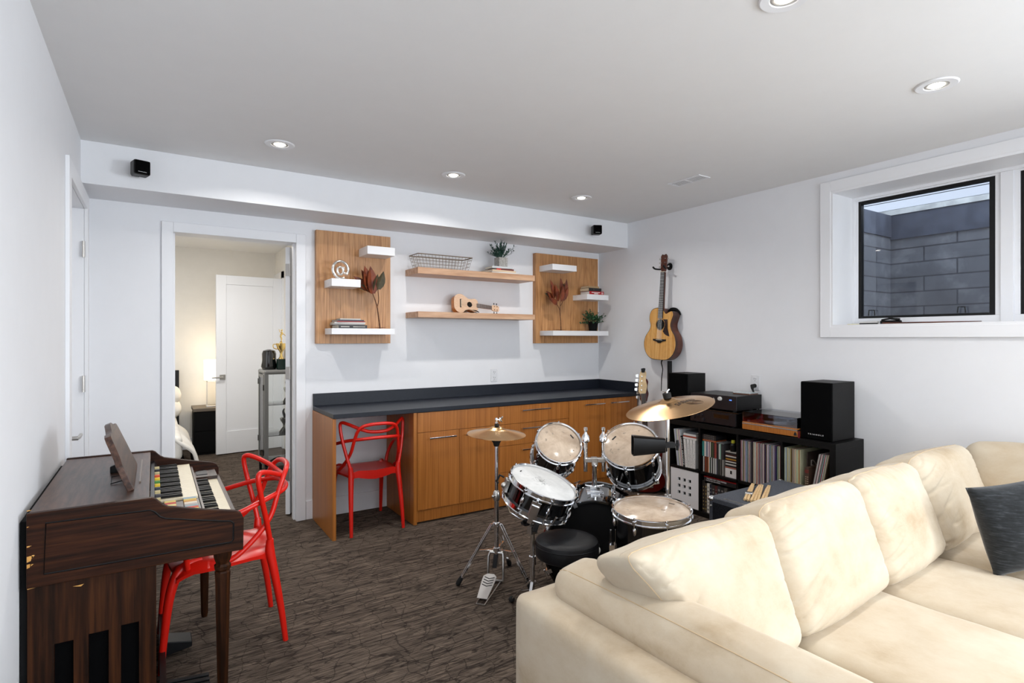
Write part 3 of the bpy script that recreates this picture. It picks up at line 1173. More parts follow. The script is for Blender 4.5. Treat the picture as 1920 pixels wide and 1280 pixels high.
ms.build('stem', M['leaf_teal'], t_)

t_ = thing('potted_shrub', 'small round-leaved green plant in a black pot on the right panel', 'plant', (3.935, 4.515, 1.5425))
MB().lathe([(0, 0), (.042, 0), (.056, .098), (.050, .098), (.048, .088), (0, .086)], 20).build('pot', M['black_matte'], t_)
mb, ms = MB(), MB()
for i in range(40):
    a, e = rnd.uniform(0, 2 * PI), rnd.uniform(-.1, 1.4)
    L = rnd.uniform(.07, .145)
    d_ = Vector((math.cos(a) * math.cos(e), math.sin(a) * math.cos(e) * .75, math.sin(e)))
    b0 = Vector((d_.x * .025, d_.y * .025, .085))
    ms.tube([b0, b0 + d_ * L], [.0016, .0008], 5)
    for q in (.4, .55, .7, .85, 1.0):
        for k in range(2):
            sd = Vector((rnd.uniform(-1, 1), rnd.uniform(-1, 1), rnd.uniform(-.2, 1)))
            leaf(mb, b0 + d_ * L * q, d_ * .4 + sd * .9, rnd.uniform(.020, .032), .017, .1)
mb.build('foliage', M['leaf'], t_)
ms.build('stem', M['leaf'], t_)


def dry_branch(label, loc, stem, leaves, foot):
    t = thing('dried_branch', label, 'dried branch', loc, 0, 'dried leaf branches')
    mb = MB()
    for s_ in stem:
        mb.tube(s_[0], s_[1], 6, sub=4)
    mb.build('stem', M['twig'], t)
    for (b0, d_, L, w, kind) in leaves:
        mb = MB()
        leaf(mb, b0, d_, L, w, .08, up=(.25, -1, .1), fold=.35)
        o = mb.build('leaf', M['dry_green' if kind else 'dry_leaf'], t)
    mb = MB()
    for (a, L) in foot:
        leaf(mb, (0, 0, .004), (math.cos(a), math.sin(a) * .5, .12), L, .03, .0, fold=.25)
    mb.build('foot', M['dry_leaf'], t)
    return t


dry_branch('rust leaved dried branch standing on the left panel', (1.597, 4.525, 1.5455),
           [([(0, 0, 0), (-.01, 0, .08), (-.03, 0, .20), (-.075, -.01, .315)], [.007, .006, .005, .003]),
            ([(-.025, 0, .18), (-.015, -.01, .24), (-.02, -.01, .33), (.0, -.02, .40)], [.004, .0035, .003, .002])],
           [((-.08, -.01, .30), (-.42, -.08, .95), .22, .085, 0), ((-.07, -.015, .29), (-.12, -.12, 1), .25, .10, 0), ((-.09, 0, .31), (-.62, 0, .62), .19, .075, 0),
            ((-.10, -.01, .33), (-.25, -.2, 1), .21, .085, 0), ((-.02, -.015, .33), (.22, -.12, .95), .17, .075, 1), ((-.05, -.01, .31), (.1, -.2, 1), .16, .06, 1),
            ((-.09, 0, .32), (-.85, -.1, .30), .13, .05, 1)],
           [(0, .06), (2.6, .05), (.6, .05)])
dry_branch('rust leaved dried branch standing on the right panel', (3.512, 4.525, 1.5425),
           [([(0, 0, 0), (-.004, 0, .10), (-.012, 0, .22), (-.010, -.01, .36)], [.006, .005, .0045, .003]),
            ([(-.012, 0, .21), (-.05, 0, .27), (-.10, -.01, .34)], [.004, .003, .002]),
            ([(-.010, 0, .25), (.02, -.01, .31), (.03, -.01, .38)], [.0035, .003, .002])],
           [((-.01, -.01, .36), (-.10, -.1, 1), .20, .075, 0), ((-.10, -.01, .33), (-.30, -.1, 1), .21, .08, 0), ((-.11, 0, .33), (-.85, -.1, .45), .12, .05, 1),
            ((.03, -.01, .36), (.12, -.1, 1), .19, .065, 0), ((-.05, -.01, .30), (-.30, -.15, 1), .20, .075, 0), ((.02, -.01, .31), (.30, -.15, .95), .16, .06, 0),
            ((-.09, 0, .30), (-.75, -.1, .75), .16, .06, 0), ((-.06, -.01, .27), (-.60, -.15, .30), .15, .06, 0), ((-.01, -.01, .38), (.28, -.1, .9), .13, .04, 1), ((-.02, -.02, .30), (.02, -.2, 1), .18, .07, 0)],
           [(0, .07), (2.9, .08), (2.2, .05), (.7, .04)])

# silver at-sign ornament
t_ = thing('at_sign_ornament', 'round silver at-sign ornament on the left panel\'s middle shelf', 'ornament', (1.262, 4.50, 1.9365))
m_ = frame((0, 0, .079), xa=(.97, .24, 0), ya=(0, 0, 1))
pts = [(math.cos(a) * .066, math.sin(a) * .066, 0) for a in [math.radians(-52 + k * 15) for k in range(22)]]
pts = [(.040, -.020, 0), (.056, -.030, 0)] + [(.068 * math.cos(math.radians(q)), .068 * math.sin(math.radians(q)), 0) for q in range(-5, 306, 15)]
MB(m_).tube(pts, .0115, 10, sub=2).build('outer_ring', M['silver'], t_)
mb = MB(m_)
mb.tube([(.026 * math.cos(math.radians(q)) - .004, .030 * math.sin(math.radians(q)) - .008, 0) for q in range(0, 360, 20)], .0105, 10, closed=True)
mb.tube([(.026, .024, 0), (.025, -.008, 0), (.030, -.026, 0), (.043, -.024, 0)], .009, 10, sub=3)
mb.build('letter', M['silver'], t_)
B(-.025, .035, -.018, .018, 0, .007).build('base', M['silver'], t_, bevel=.002)
# ------------------------------------------------------------------ electric organ against the left wall
t_ = thing('electric_organ', 'dark walnut two-manual electric organ standing against the left wall', 'organ', (-.349, 2.376, 0))
OL = 1.02                                      # length along Y
prof = [(0, .648), (.641, .646), (.643, .768), (.633, .790), (.615, .800), (.500, .825), (.394, .852), (.378, .862), (.367, .873), (.356, .886), (.343, .893), (0, .892)]


def yprism(mb, poly, y0, y1):
    return mb.prism([(p[0], p[1]) for p in poly], -y1, -y0, frame((0, 0, 0), xa=(1, 0, 0), ya=(0, 0, 1)))


s1 = yprism(MB(), prof, 0, .024).build('side_panel', M['walnut_side'], t_, bevel=.003)
ins = [(.045, .688), (.598, .684), (.606, .692), (.607, .755), (.598, .764), (.50, .785), (.385, .812), (.368, .822), (.352, .842), (.338, .850), (.05, .855)]
mb = MB()
pp = [(p[0], -.001, p[1]) for p in ins]
mb.tube(pp, .003, 4, closed=True)
mb.build('inlay_line', M['black'], s1)
s2 = yprism(MB(), prof, OL - .024, OL).build('side_panel', M['walnut_side'], t_, bevel=.003)
B(0.002, .336, .024, OL - .024, .870, .888).build('lid', M['walnut_top'], t_, bevel=.002)
B(.300, .306, .30, .78, .888, .8935).build('lid_rail', flat('rail', 120, 104, 92, .35), t_)
mb = B(.0, .014, .024, OL - .024, .05, .868)
mb.box(-.019, -.0005, .03, OL - .03, .0, .862)  # black strip filling the gap between organ and wall
mb.build('back_panel', M['black_matte'], t_)
B(.016, .60, .024, OL - .024, .676, .690).build('bottom_board', M['walnut'], t_)
B(.620, .640, .024, OL - .024, .678, .742).build('key_slip', M['walnut'], t_, bevel=.002)
# lower pedestal with three speaker slots
mb = MB()
PW = .357
Z0, Z1 = .018, .646
slots = [(.068, .120), (.160, .217), (.252, .305)]
e = [0.0] + [q for s_ in slots for q in s_] + [PW]
sz0, sz1 = (.20, .20, .20), (.440, .447, .452)
for i in range(0, len(e) - 1, 2):
    mb.box(e[i], e[i + 1], .022, .040, Z0, Z1)
for k, (a, b_) in enumerate(slots):
    mb.box(a, b_, .022, .040, Z0, sz0[k])
    mb.box(a, b_, .022, .040, sz1[k], Z1)
mb.box(.337, PW, .040, OL - .04, Z0, Z1)
mb.box(0, PW, OL - .04, OL - .022, Z0, Z1)
mb.build('pedestal', M['walnut_vert'], t_)
for k, (a, b_) in enumerate(slots):
    B(a - .004, b_ + .004, .041, .046, sz0[k] - .004, sz1[k] + .004).build('grille_cloth', M['grille'], t_)
for (x, z, w, h) in ((.002, .716, .012, .005), (.002, .675, .018, .020), (.014, .682, .008, .010), (.002, .652, .013, .014), (.010, .655, .009, .006), (.002, .833, .012, .003), (.002, .780, .006, .003)):
    mb = MB()
    zz = z + .07
    mb.prism([(x, zz - h / 2), (x + w * .55, zz - h * .32), (x + w * .62, zz), (x + w, zz + h * .34), (x + w * .5, zz + h / 2), (x, zz + h * .42)], -.0005, .0012, frame((0, 0, 0), xa=(1, 0, 0), ya=(0, 0, 1)))
    mb.build('chip', M['bare_wood'], s1)
mb = MB()
mb.prism([(.0, -.004), (.055, .004), (.03, .008), (.0, .004)], 0, .0012, frame((.0, .0212, .643), xa=(1, 0, 0), ya=(0, 0, 1)))
mb.build('chip', M['bare_wood'], t_)
mb = MB()
mb.prism([(.0, 0), (.022, -.005), (.030, .002), (.014, .0005)], 0, .0012, frame((.118, .0212, .622), xa=(1, 0, 0), ya=(0, 0, 1)))
mb.build('chip', M['bare_wood'], t_)
for y in (.05, OL - .05):
    mb = MB()
    m_ = Matrix.Translation((.574, y, 0))
    mb.lathe([(0, .0), (.014, .0), (.016, .012), (.0175, .02), (.027, .52), (.029, .56), (.024, .566), (.030, .574), (.031, .586), (.024, .594), (.033, .62), (.035, .645), (0, .646)], 8, m_ @ Matrix.Rotation(PI / 8, 4, 'Z'))
    mb.build('leg', M['walnut_vert'], t_, angle=25)
# manuals


def manual(name, x0, x1, y0, y1, z, nwhite):
    bed = B(x0, x1 - .004, y0, y1, z - .014, z - .001).build(name, M['walnut'], t_)
    p = (y1 - y0) / nwhite
    ivory = None
    for i in range(nwhite):
        # the keys run along X; key i sits at y0 + p*i (treble towards +Y)
        if ivory is None:
            ivory = MB().box(x0, x1, .0006, p - .0006, z, z + .014).build('white_key', M['ivory'], bed, bevel=.0015)
            o = ivory
        else:
            o = ivory.copy()
            COL.objects.link(o)
            o.parent = bed
        o.location = (0, y0 + p * i, 0)
    eb = None
    for i in range(nwhite - 1):
        if i % 7 in (2, 6):
            continue
        if eb is None:
            mb = MB()
            mb.prism([(x0, z + .0145), (x0 + (x1 - x0) * .60, z + .0145), (x0 + (x1 - x0) * .60 - .006, z + .025), (x0, z + .026)], -.0048, .0048, frame((0, 0, 0), xa=(1, 0, 0), ya=(0, 0, 1)))
            eb = mb.build('black_key', M['black'], bed, bevel=.001)
            o = eb
        else:
            o = eb.copy()
            COL.objects.link(o)
            o.parent = bed
        o.location = (0, y0 + p * (i + 1), 0)
    return bed


manual('upper_manual', .372, .505, .285, .985, .795, 26)
manual('lower_manual', .520, .618, .035, .800, .742, 26)
# blocks beside the manuals
B(.366, .506, .026, .282, .780, .800).build('tab_block', M['walnut'], t_)
B(.508, .620, .802, OL - .026, .740, .772).build('switch_block', M['walnut'], t_)
B(.530, .580, .85, .945, .772, .775).build('switch_plate', M['dark_metal'], t_)
B(.510, .518, .026, OL - .026, .740, .797).build('fascia', M['walnut'], t_)
cols = [(220, 196, 110), (196, 70, 58), (222, 206, 140), (206, 84, 66), (120, 116, 110), (88, 86, 84), (214, 206, 186), (224, 216, 196)]
for k, c_ in enumerate(cols):
    y = .255 - k * .029
    B(.384, .424, y - .026, y, .8005, .811).build('tab', flat('tab%d' % k, *c_), t_, bevel=.002)
cols = [(150, 176, 190), (222, 190, 96), (208, 150, 70), (228, 218, 200), (186, 176, 170), (150, 168, 172), (206, 80, 66), (224, 192, 96), (206, 84, 66), (226, 218, 200)]
for k, c_ in enumerate(cols):
    y = .272 - k * .0245
    B(.450, .496, y - .022, y, .8005, .811).build('tab', flat('tabb%d' % k, *c_), t_, bevel=.002)
mb = yprism(MB(), [(.338, .842), (.352, .842), (.371, .80), (.338, .80)], .026, OL - .026)
mb.build('tab_rail', M['dark_metal'], t_)
cols = [(196, 180, 132), (40, 40, 44), (196, 180, 132), (214, 82, 40), (224, 190, 40), (78, 140, 60), (226, 190, 50), (52, 60, 70), (196, 180, 132), (60, 60, 66), (196, 180, 132), (50, 50, 54)]
for k, c_ in enumerate(cols):
    y = .80 - k * .062
    mb = MB().box(.352, .372, y - .020, y, .832, .848)
    mb.build('rocker_tab', flat('rk%d_%d_%d' % c_, *c_), t_, bevel=.002)
# pedals on the floor
B(.37, .392, .05, .98, .02, .10).build('pedal_rail', M['black'], t_)
for k in range(7):
    y = .085 + k * .037
    mb = MB()
    mb.bar((.39, y, .045), (.545, y, .030), .022, .03)
    mb.build('pedal_key', M['black_vinyl'], t_, bevel=.003)
mb = MB()
mb.prism([(0, 0), (.13, .02), (.13, .045), (0, .075)], -.05, .05, frame((.37, .66, .01), xa=(1, 0, 0), ya=(0, 0, 1)))
mb.build('swell_pedal', M['black_vinyl'], t_, bevel=.004)

# music stand resting on the lid
t_ = thing('music_stand', 'walnut music rest with a wavy top leaning back on the organ lid', 'music rest', (-.072, 2.70, .8885), 0)
zdir = Vector((-.36, 0, .93)).normalized()
m_ = frame((0, 0, 0), xa=(0, 1, 0), ya=zdir)
edge = [(-.155, 0), (.34, 0), (.345, .010), (.33, .125), (.315, .19), (.30, .212), (.27, .218), (.235, .213), (.20, .222), (.14, .240), (.09, .240), (.04, .222), (0, .213), (-.04, .218), (-.075, .212), (-.09, .195), (-.10, .150), (-.115, .125), (-.14, .110), (-.150, .10)]
MB(m_).prism(edge, -.011, .011).build('board', M['walnut_top'], t_, bevel=.002)
for cx in (.02, .20):
    mb = MB(m_)
    mb.prism([(cx - .035, .165), (cx, .158), (cx + .035, .165), (cx, .174)], -.0118, -.0105)
    mb.build('slot', M['black_matte'], t_)
mb = MB().tube([(-.012, .02, .01), (-.07, .0, .003), (-.075, .13, .003), (-.012, .12, .01)], .0018, 6)
mb.build('prop_wire', M['dark_metal'], t_)
mb = MB()
mb.prism([(0, 0), (.075, .0), (.078, .016), (.03, .040), (0, .028)], 0, .02, frame((-.085, .24, .0), xa=(1, 0, 0), ya=(0, 0, 1)))
mb.build('wedge', M['black'], t_, bevel=.003)

# ------------------------------------------------------------------ the two red chairs


def mirror(p):
    return [(-x, y, z) for (x, y, z) in p[::-1]]


def both(h):
    """half curve from the centre outwards -> whole curve"""
    return mirror(h[1:]) + h


def make_chair(label, loc, rz):
    t = thing('red_armchair', label, 'chair', loc, rz, 'red plastic armchairs')
    # seat shell
    mb = MB()
    NX, NY = 14, 12
    rows_t, rows_b = [], []
    for j in range(NY + 1):
        q = j / NY
        y = -.205 + .435 * q
        hw = .185 + .05 * math.sin(min(1, q * 1.25) * PI / 2) - .015 * max(0, q - .8) / .2
        rt, rb = [], []
        for i in range(NX + 1):
            u = -1 + 2 * i / NX
            edge_drop = .030 * max(0, abs(u) - .8) / .2
            z = .462 - .022 * (1 - u * u) * (1 - (2 * q - 1) ** 2) - edge_drop - .03 * max(0, q - .86) / .14
            if q < .08:
                z += .012 * abs(u)
            rt.append(mb.v((u * hw, y + (.018 * (u * u) if q < .5 else -.03 * u * u * q), z)))
            tk = .016 + (.05 * (1 - .5 * u * u) * max(0, 1 - q / .1) if q < .1 else 0)
            rb.append(mb.v((u * hw * .985, y + (.018 * (u * u) if q < .5 else -.03 * u * u * q), z - tk)))
        rows_t.append(rt)
        rows_b.append(rb)
    for R_, flip in ((rows_t, 0), (rows_b, 1)):
        for j in range(NY):
            for i in range(NX):
                mb.f([R_[j][i], R_[j][i + 1], R_[j + 1][i + 1], R_[j + 1][i]])
    for j in range(NY):
        for i in (0, NX):
            mb.f([rows_t[j][i], rows_t[j + 1][i], rows_b[j + 1][i], rows_b[j][i]])
    for i in range(NX):
        for j in (0, NY):
            mb.f([rows_t[j][i], rows_t[j][i + 1], rows_b[j][i + 1], rows_b[j][i]])
    mb.build('seat', M['red'], t, angle=60)
    for sx in (-1, 1):
        mb = MB().tube([(sx * .202, -.255, 0), (sx * .198, -.235, .16), (sx * .190, -.205, .34), (sx * .184, -.187, .44), (sx * .189, -.186, .50)], [.0125, .0155, .0195, .0220, .0165], 12, sub=4)
        mb.build('leg', M['red'], t)
        mb = MB().tube([(sx * .202, .258, 0), (sx * .200, .245, .16), (sx * .196, .222, .34), (sx * .180, .180, .435), (sx * .150, .10, .45)], [.0125, .0155, .020, .024, .012], 12, sub=4)
        mb.build('leg', M['red'], t)
    A_ = both([(0, -.275, .765), (.07, -.266, .769), (.14, -.235, .793), (.20, -.180, .822), (.236, -.138, .832), (.248, -.126, .805), (.238, -.142, .71), (.214, -.168, .59), (.190, -.186, .49), (.186, -.188, .44)])
    mb = MB().tube(A_, [.016] + [.0125] * (len(A_) - 2) + [.016], 10, sub=6)
    mb.build('ear_rail', M['red'], t)
    Bc = both([(0, -.290, .826), (.06, -.287, .824), (.118, -.272, .811), (.152, -.250, .775), (.170, -.222, .70), (.186, -.190, .61), (.205, -.130, .535), (.226, -.05, .470), (.228, -.0, .445)])
    mb = MB().tube(Bc, [.014] + [.0125] * (len(Bc) - 2) + [.014], 10, sub=6)
    mb.build('hoop_rail', M['red'], t)
    Cc = both([(0, -.284, .722), (.07, -.280, .721), (.14, -.250, .714), (.200, -.170, .698), (.245, -.06, .668), (.264, .04, .640), (.264, .11, .616), (.248, .150, .565), (.226, .162, .50), (.214, .158, .44)])
    mb = MB().tube(Cc, [.013] + [.0125] * (len(Cc) - 2) + [.014], 10, sub=6)
    mb.build('arm_rail', M['red'], t)
    return t


make_chair('red plastic armchair drawn up to the organ', (.284, 3.07, 0), PI / 2)
make_chair('red plastic armchair tucked under the counter', (1.423, 4.332, 0), 0)
# ------------------------------------------------------------------ the drum kit
def drum_parts(t, r, depth, nl, head, a0=0.0, lug_len=.042, bottom=True, lug_mid=True):
    """axis z, the rim of the top hoop at z=0, the shell below it"""
    rs = r - .010
    MB().lathe([(rs - .006, -.018), (rs, -.018), (rs, -depth + .018), (rs - .006, -depth + .018)], 48, closed=True).build('shell', M['gloss_black'], t)
    hd = MB().lathe([(0, -.0105), (r - .016, -.0105), (r - .010, -.014), (r - .007, -.020)], 48).build('batter_head', head, t)
    hp = [(r - .0085, -.004), (r - .004, .0), (r + .0005, -.001), (r - .003, -.005), (r - .003, -.024), (r + .003, -.027), (r + .003, -.031), (r - .0085, -.031)]
    MB().lathe(hp, 48, closed=True).build('hoop', M['chrome'], t)
    if bottom:
        MB().lathe([(q, -depth - z) for (q, z) in hp], 48, closed=True).build('hoop', M['chrome'], t)
        MB().lathe([(0, -depth + .0105), (r - .012, -depth + .0105), (r - .007, -depth + .018)], 48).build('resonant_head', M['tom_head'], t)
    proto = None
    spots = (-.062, -depth + .062) if depth > .16 else (-depth / 2,)
    for k in range(nl):
        a = a0 + 2 * PI * k / nl
        for s_, zc in enumerate(spots):
            mb = MB()
            up = 1 if zc > -depth / 2 else -1
            L = lug_len if len(spots) > 1 else depth * .30
            mb.ball((rs + .006, 0, zc), 1.0, 6, sx=.010, sy=.010, sz=L / 2 * 1.0)
            mb.cyl((rs - .002, 0, zc - L * .22), (rs + .010, 0, zc - L * .22), .006, n=8)
            mb.cyl((rs - .002, 0, zc + L * .22), (rs + .010, 0, zc + L * .22), .006, n=8)
            for e_ in ((1, -1) if len(spots) == 1 else (up,)):
                ze = .004 if e_ > 0 else -depth - .004
                mb.cyl((rs + .0115, 0, zc + e_ * L * .3), (rs + .0115, 0, ze), .0026, n=6)
                zh = -.026 if e_ > 0 else -depth + .026
                mb.box(rs + .004, rs + .018, -.0075, .0075, min(zh, zh + e_ * .014), max(zh, zh + e_ * .014))
                mb.cyl((rs + .0115, 0, zh + e_ * .012), (rs + .0115, 0, ze), .0042, n=6)
            o = mb.build('lug', M['chrome'], t)
            o.rotation_euler = (0, 0, a)
    return hd


def on_head(parent, x, y, w, h, rot, m, name='mark', z=-.0102):
    mb = MB(Matrix.Translation((x, y, z)) @ Matrix.Rotation(rot, 4, 'Z'))
    mb.box(-w / 2, w / 2, -h / 2, h / 2, 0, .0004)
    return mb.build(name, m, parent, smooth=False)


VIEW_R = (math.cos(YAW), -math.sin(YAW), 0)


def scuff(parent, x, y, sx, sy, rot, m, z=-.0102):
    mb = MB(Matrix.Translation((x, y, z)) @ Matrix.Rotation(rot, 4, 'Z'))
    pts = [(math.cos(2 * PI * k / 16) * sx * (1 + .3 * math.sin(3.0 * k)), math.sin(2 * PI * k / 16) * sy * (1 + .25 * math.cos(2.0 * k))) for k in range(16)]
    mb.prism(pts, 0, .0003)
    return mb.build('scuff', m, parent, smooth=False)


M['scuff'] = speckle('head_scuff', S(150, 134, 118), S(196, 176, 154), 120, .4)

# snare drum on its stand
t_ = thing('snare_drum', 'black shallow snare drum with a worn white head', 'snare drum', mtx=frame((1.754, 2.405, .703), xa=VIEW_R, za=(.19, -.317, .929)))
hd = drum_parts(t_, .19, .145, 8, M['coated_head'], .2)
mb = MB()
rr = random.Random(5)
for k in range(70):
    a, q = rr.uniform(0, 2 * PI), abs(rr.gauss(0, .026))
    x, y = -.015 + math.cos(a) * q * 1.1, .012 + math.sin(a) * q
    b_ = rr.uniform(0, PI)
    ln = rr.uniform(.003, .010)
    mb.box(-ln, ln, -.0007, .0007, 0, .0003, Matrix.Translation((x, y, -.0102)) @ Matrix.Rotation(b_, 4, 'Z'))
o = mb.build('stick_wear', M['smudge'], hd, smooth=False)
o['kind'] = 'stuff'
on_head(hd, -.128, .055, .022, .007, 1.25, M['ink'], 'maker_mark')
mb = MB()
mb.box(.182, .197, -.024, .024, -.125, -.040)
mb.box(.196, .204, -.020, .020, -.120, -.060)
mb.cyl((.199, 0, -.042), (.199, 0, -.028), .007, n=10)
mb.box(.184, .192, -.012, .012, -.165, -.12)
o = mb.build('strainer', M['chrome'], t_, bevel=.002)
o.rotation_euler = (0, 0, -1.75)
mb = MB()
mb.box(.183, .206, -.011, .011, -.19, -.145)
o = mb.build('strainer_strap', M['rubber'], t_, bevel=.003)
o.rotation_euler = (0, 0, -1.55)
mb = MB()
mb.box(.182, .206, -.020, .020, -.105, -.035)
mb.ball((.205, 0, -.075), .017, 6)
o = mb.build('butt_plate', M['steel'], t_, bevel=.003)
o.rotation_euler = (0, 0, 3.35)
mb = MB().tube([(.21, 0, -.050), (.235, 0, -.046), (.240, 0, -.085), (.228, 0, -.092)], .006, 8)
o = mb.build('throw_lever', M['rubber'], t_)
o.rotation_euler = (0, 0, 3.15)

SN = Vector((1.705, 2.445, 0))
t_ = thing('snare_stand', 'chrome snare stand holding up the snare drum', 'stand', (1.705, 2.445, 0))
MB().cyl((0, 0, .13), (0, 0, .44), .0125, n=14).build('pole', M['chrome'], t_)
MB().cyl((0, 0, .255), (0, 0, .30), .019, n=14).build('collar', M['chrome'], t_)
mb = MB()
mb.box(-.022, .022, -.018, .018, .42, .465)
mb.cyl((-.03, -.005, .478), (.03, .005, .478), .016, n=12)
mb.build('tilter', M['steel'], t_, bevel=.003)
mb = MB()
mb.cyl((-.055, -.01, .490), (.0, .01, .482), .018, n=12)
mb.cyl((-.075, -.012, .493), (-.05, -.008, .490), .010, n=8)
mb.build('tilter_knob', M['rubber'], t_)
mb = None
for a in (.3, 2.4, 4.5):
    d_ = Vector((math.cos(a), math.sin(a), 0))
    mb = MB().tube([Vector((0, 0, .475)), d_ * .10 + Vector((.02, -.02, .50)), d_ * .165 + Vector((.03, -.03, .53)), d_ * .185 + Vector((.035, -.035, .565))], .0065, 8)
    mb.build('basket_arm', M['chrome'], t_)
for a in (3.9, 1.8, -.3):
    d_ = Vector((math.cos(a), math.sin(a), 0))
    mb = MB()
    mb.bar(d_ * .014 + Vector((0, 0, .165)), d_ * .150 + Vector((0, 0, .022)), .016, .007)
    mb.bar(d_ * .016 + Vector((0, 0, .115)), d_ * .08 + Vector((0, 0, .090)), .014, .004)
    o = mb.build('leg', M['chrome'], t_, bevel=.001)
    MB().ball(d_ * .155 + Vector((0, 0, .018)), .018, 6).build('rubber_foot', M['rubber'], o)

# rack toms
t_ = thing('rack_tom', 'smaller black rack tom with a clear head, on the left of the drum holder', 'tom', mtx=frame((2.012, 2.607, .855), xa=VIEW_R, za=(-.245, -.693, .678)), group='rack toms')
hd = drum_parts(t_, .140, .205, 6, M['tom_head'], .5)
on_head(hd, .082, .052, .030, .008, -.95, M['ink'], 'maker_mark')
for (x, y, a, b_, r_) in ((-.072, .066, .006, .010, -.3), (-.078, .012, .006, .009, -.3), (-.036, .060, .004, .008, .2), (.030, .078, .010, .004, -.2), (.085, -.045, .006, .006, 0), (.062, -.078, .004, .008, .5), (.105, -.02, .004, .007, 0)):
    scuff(hd, x, y, a, b_, r_, M['scuff'])
t_ = thing('rack_tom', 'larger black rack tom with a clear head, on the right of the drum holder', 'tom', mtx=frame((2.345, 2.367, .847), xa=VIEW_R, za=(-.533, -.381, .755)), group='rack toms')
hd = drum_parts(t_, .165, .235, 6, M['tom_head'], .2)
on_head(hd, -.083, .070, .034, .009, .72, M['ink'], 'maker_mark')
for (x, y, a, b_, r_) in ((-.020, .095, .012, .006, 0), (.07, .095, .006, .006, 0), (-.115, -.015, .005, .012, -.4), (-.11, -.035, .005, .010, .3), (-.07, -.02, .006, .006, 0), (-.075, .025, .005, .005, 0), (-.09, -.10, .007, .006, 0)):
    scuff(hd, x, y, a, b_, r_, M['scuff'])

# floor tom
t_ = thing('floor_tom', 'black floor tom with a clear head in front of the sofa back', 'floor tom', mtx=frame((2.029, 1.900, .647), xa=VIEW_R, za=(-.04, -.035, .998)))
hd = drum_parts(t_, .190, .37, 8, M['tom_head'], .12)
on_head(hd, .118, .072, .030, .008, -.75, M['ink'], 'maker_mark')
for (x, y, a, b_, r_) in ((-.118, .0, .006, .009, 0), (-.114, -.055, .006, .012, 0), (.046, .035, .010, .010, 0), (.052, -.01, .009, .012, .4)):
    scuff(hd, x, y, a, b_, r_, M['scuff'])
for k in range(3):
    a = .9 + k * 2 * PI / 3
    mb = MB()
    mb.tube([(.196, 0, -.12), (.196, 0, -.50), (.205, 0, -.615)], .006, 8)
    mb.box(.178, .204, -.020, .020, -.245, -.19)
    mb.ball((.206, 0, -.628), .013, 6)
    o = mb.build('leg', M['chrome'], t_)
    o.rotation_euler = (0, 0, a)

# bass drum
AX = Vector((.67, .742, 0)).normalized()
RB = .29
t_ = thing('bass_drum', 'large black bass drum lying on its side behind the drum stool', 'bass drum', mtx=frame((2.040, 2.314, RB - .004), xa=(AX.y, -AX.x, 0), za=-AX))
BD = .42
MB().lathe([(.272, -.022), (.279, -.022), (.279, -BD + .022), (.272, -BD + .022)], 64, closed=True).build('shell', M['gloss_black'], t_)
MB().lathe([(0, -.012), (.268, -.012), (.279, -.020)], 64).build('batter_head', M['black_matte'], t_)
MB().lathe([(0, -BD + .012), (.268, -BD + .012), (.279, -BD + .020)], 64).build('front_head', M['black_matte'], t_)
for z in (-.040, -BD):
    MB().lathe([(.276, z), (.286, z), (RB, z + .004), (RB, z + .036), (.286, z + .040), (.276, z + .040)], 64, closed=True).build('hoop', M['gloss_black'], t_)
for k in range(8):
    a = 2 * PI * (k + .5) / 8 + .03
    for (z0, z1, sg) in ((-.01, -.17, 1), (-BD + .01, -BD + .17, -1)):
        mb = MB()
        mb.box(.280, .302, -.011, .011, min(z0, z0 - sg * .042), max(z0, z0 - sg * .042))
        mb.box(.268, .300, -.011, .011, min(z0 + sg * .006, z0 + sg * .012), max(z0 + sg * .006, z0 + sg * .012))
        mb.cyl((.303, 0, z0 + sg * .02), (.298, 0, z1), .003, n=6)
        mb.tube([(.303, -.022, z0 + sg * .022), (.303, 0, z0 + sg * .018), (.303, .022, z0 + sg * .022)], .0045, 6)
        mb.ball((.287, 0, z1), 1.0, 6, sx=.012, sy=.012, sz=.026)
        o = mb.build('claw', M['chrome'], t_)
        o.rotation_euler = (0, 0, a)
for sg in (-1, 1):
    mb = MB()
    mb.tube([(sg * .262, -.09, -BD * .72), (sg * .33, -.20, -BD * .80), (sg * .36, -.272, -BD * .82)], .007, 8)
    mb.box(sg * .262 - .02, sg * .262 + .02, -.12, -.06, -BD * .72 - .02, -BD * .72 + .02)
    mb.build('spur', M['chrome'], t_)
MB().box(-.022, .022, 0, .0008, -.010, .010, frame((0, .2793, -.135), xa=(1, 0, 0), ya=(0, 1, 0))).build('badge', M['steel'], t_)

# tom holder on top of the bass drum
PX = Vector((2.040, 2.314, 0)) + AX * .235 - Vector((math.cos(YAW), -math.sin(YAW), 0)) * .014
TZ = RB - .004 + .2795
t_ = thing('tom_holder', 'chrome double tom holder rising from the bass drum', 'drum holder', (PX.x, PX.y, TZ), -YAW)
mb = MB()
mb.prism([(-.050, -.030), (.050, -.030), (.046, .030), (-.046, .030)], -.012, .004)
mb.prism([(-.030, -.022), (.030, -.022), (.026, .022), (-.026, .022)], .003, .030)
mb.build('mount_plate', M['chrome'], t_, bevel=.003)
mb = MB().tube([(-.055, 0, .034), (-.02, 0, .028), (.02, 0, .028), (.055, 0, .034)], .005, 8)
mb.build('wing_bolt', M['chrome'], t_)
MB().cyl((0, 0, .0), (0, 0, .175), .0145, n=18).build('post', M['chrome'], t_)
mb = MB()
mb.box(-.062, .062, -.018, .018, .170, .195)
mb.box(-.018, .018, -.022, .022, .150, .198)
mb.build('cross_block', M['steel'], t_, bevel=.003)
mb = MB().cyl((0, -.05, .158), (0, .03, .158), .006, n=8)
mb.ball((0, -.052, .158), .009, 6)
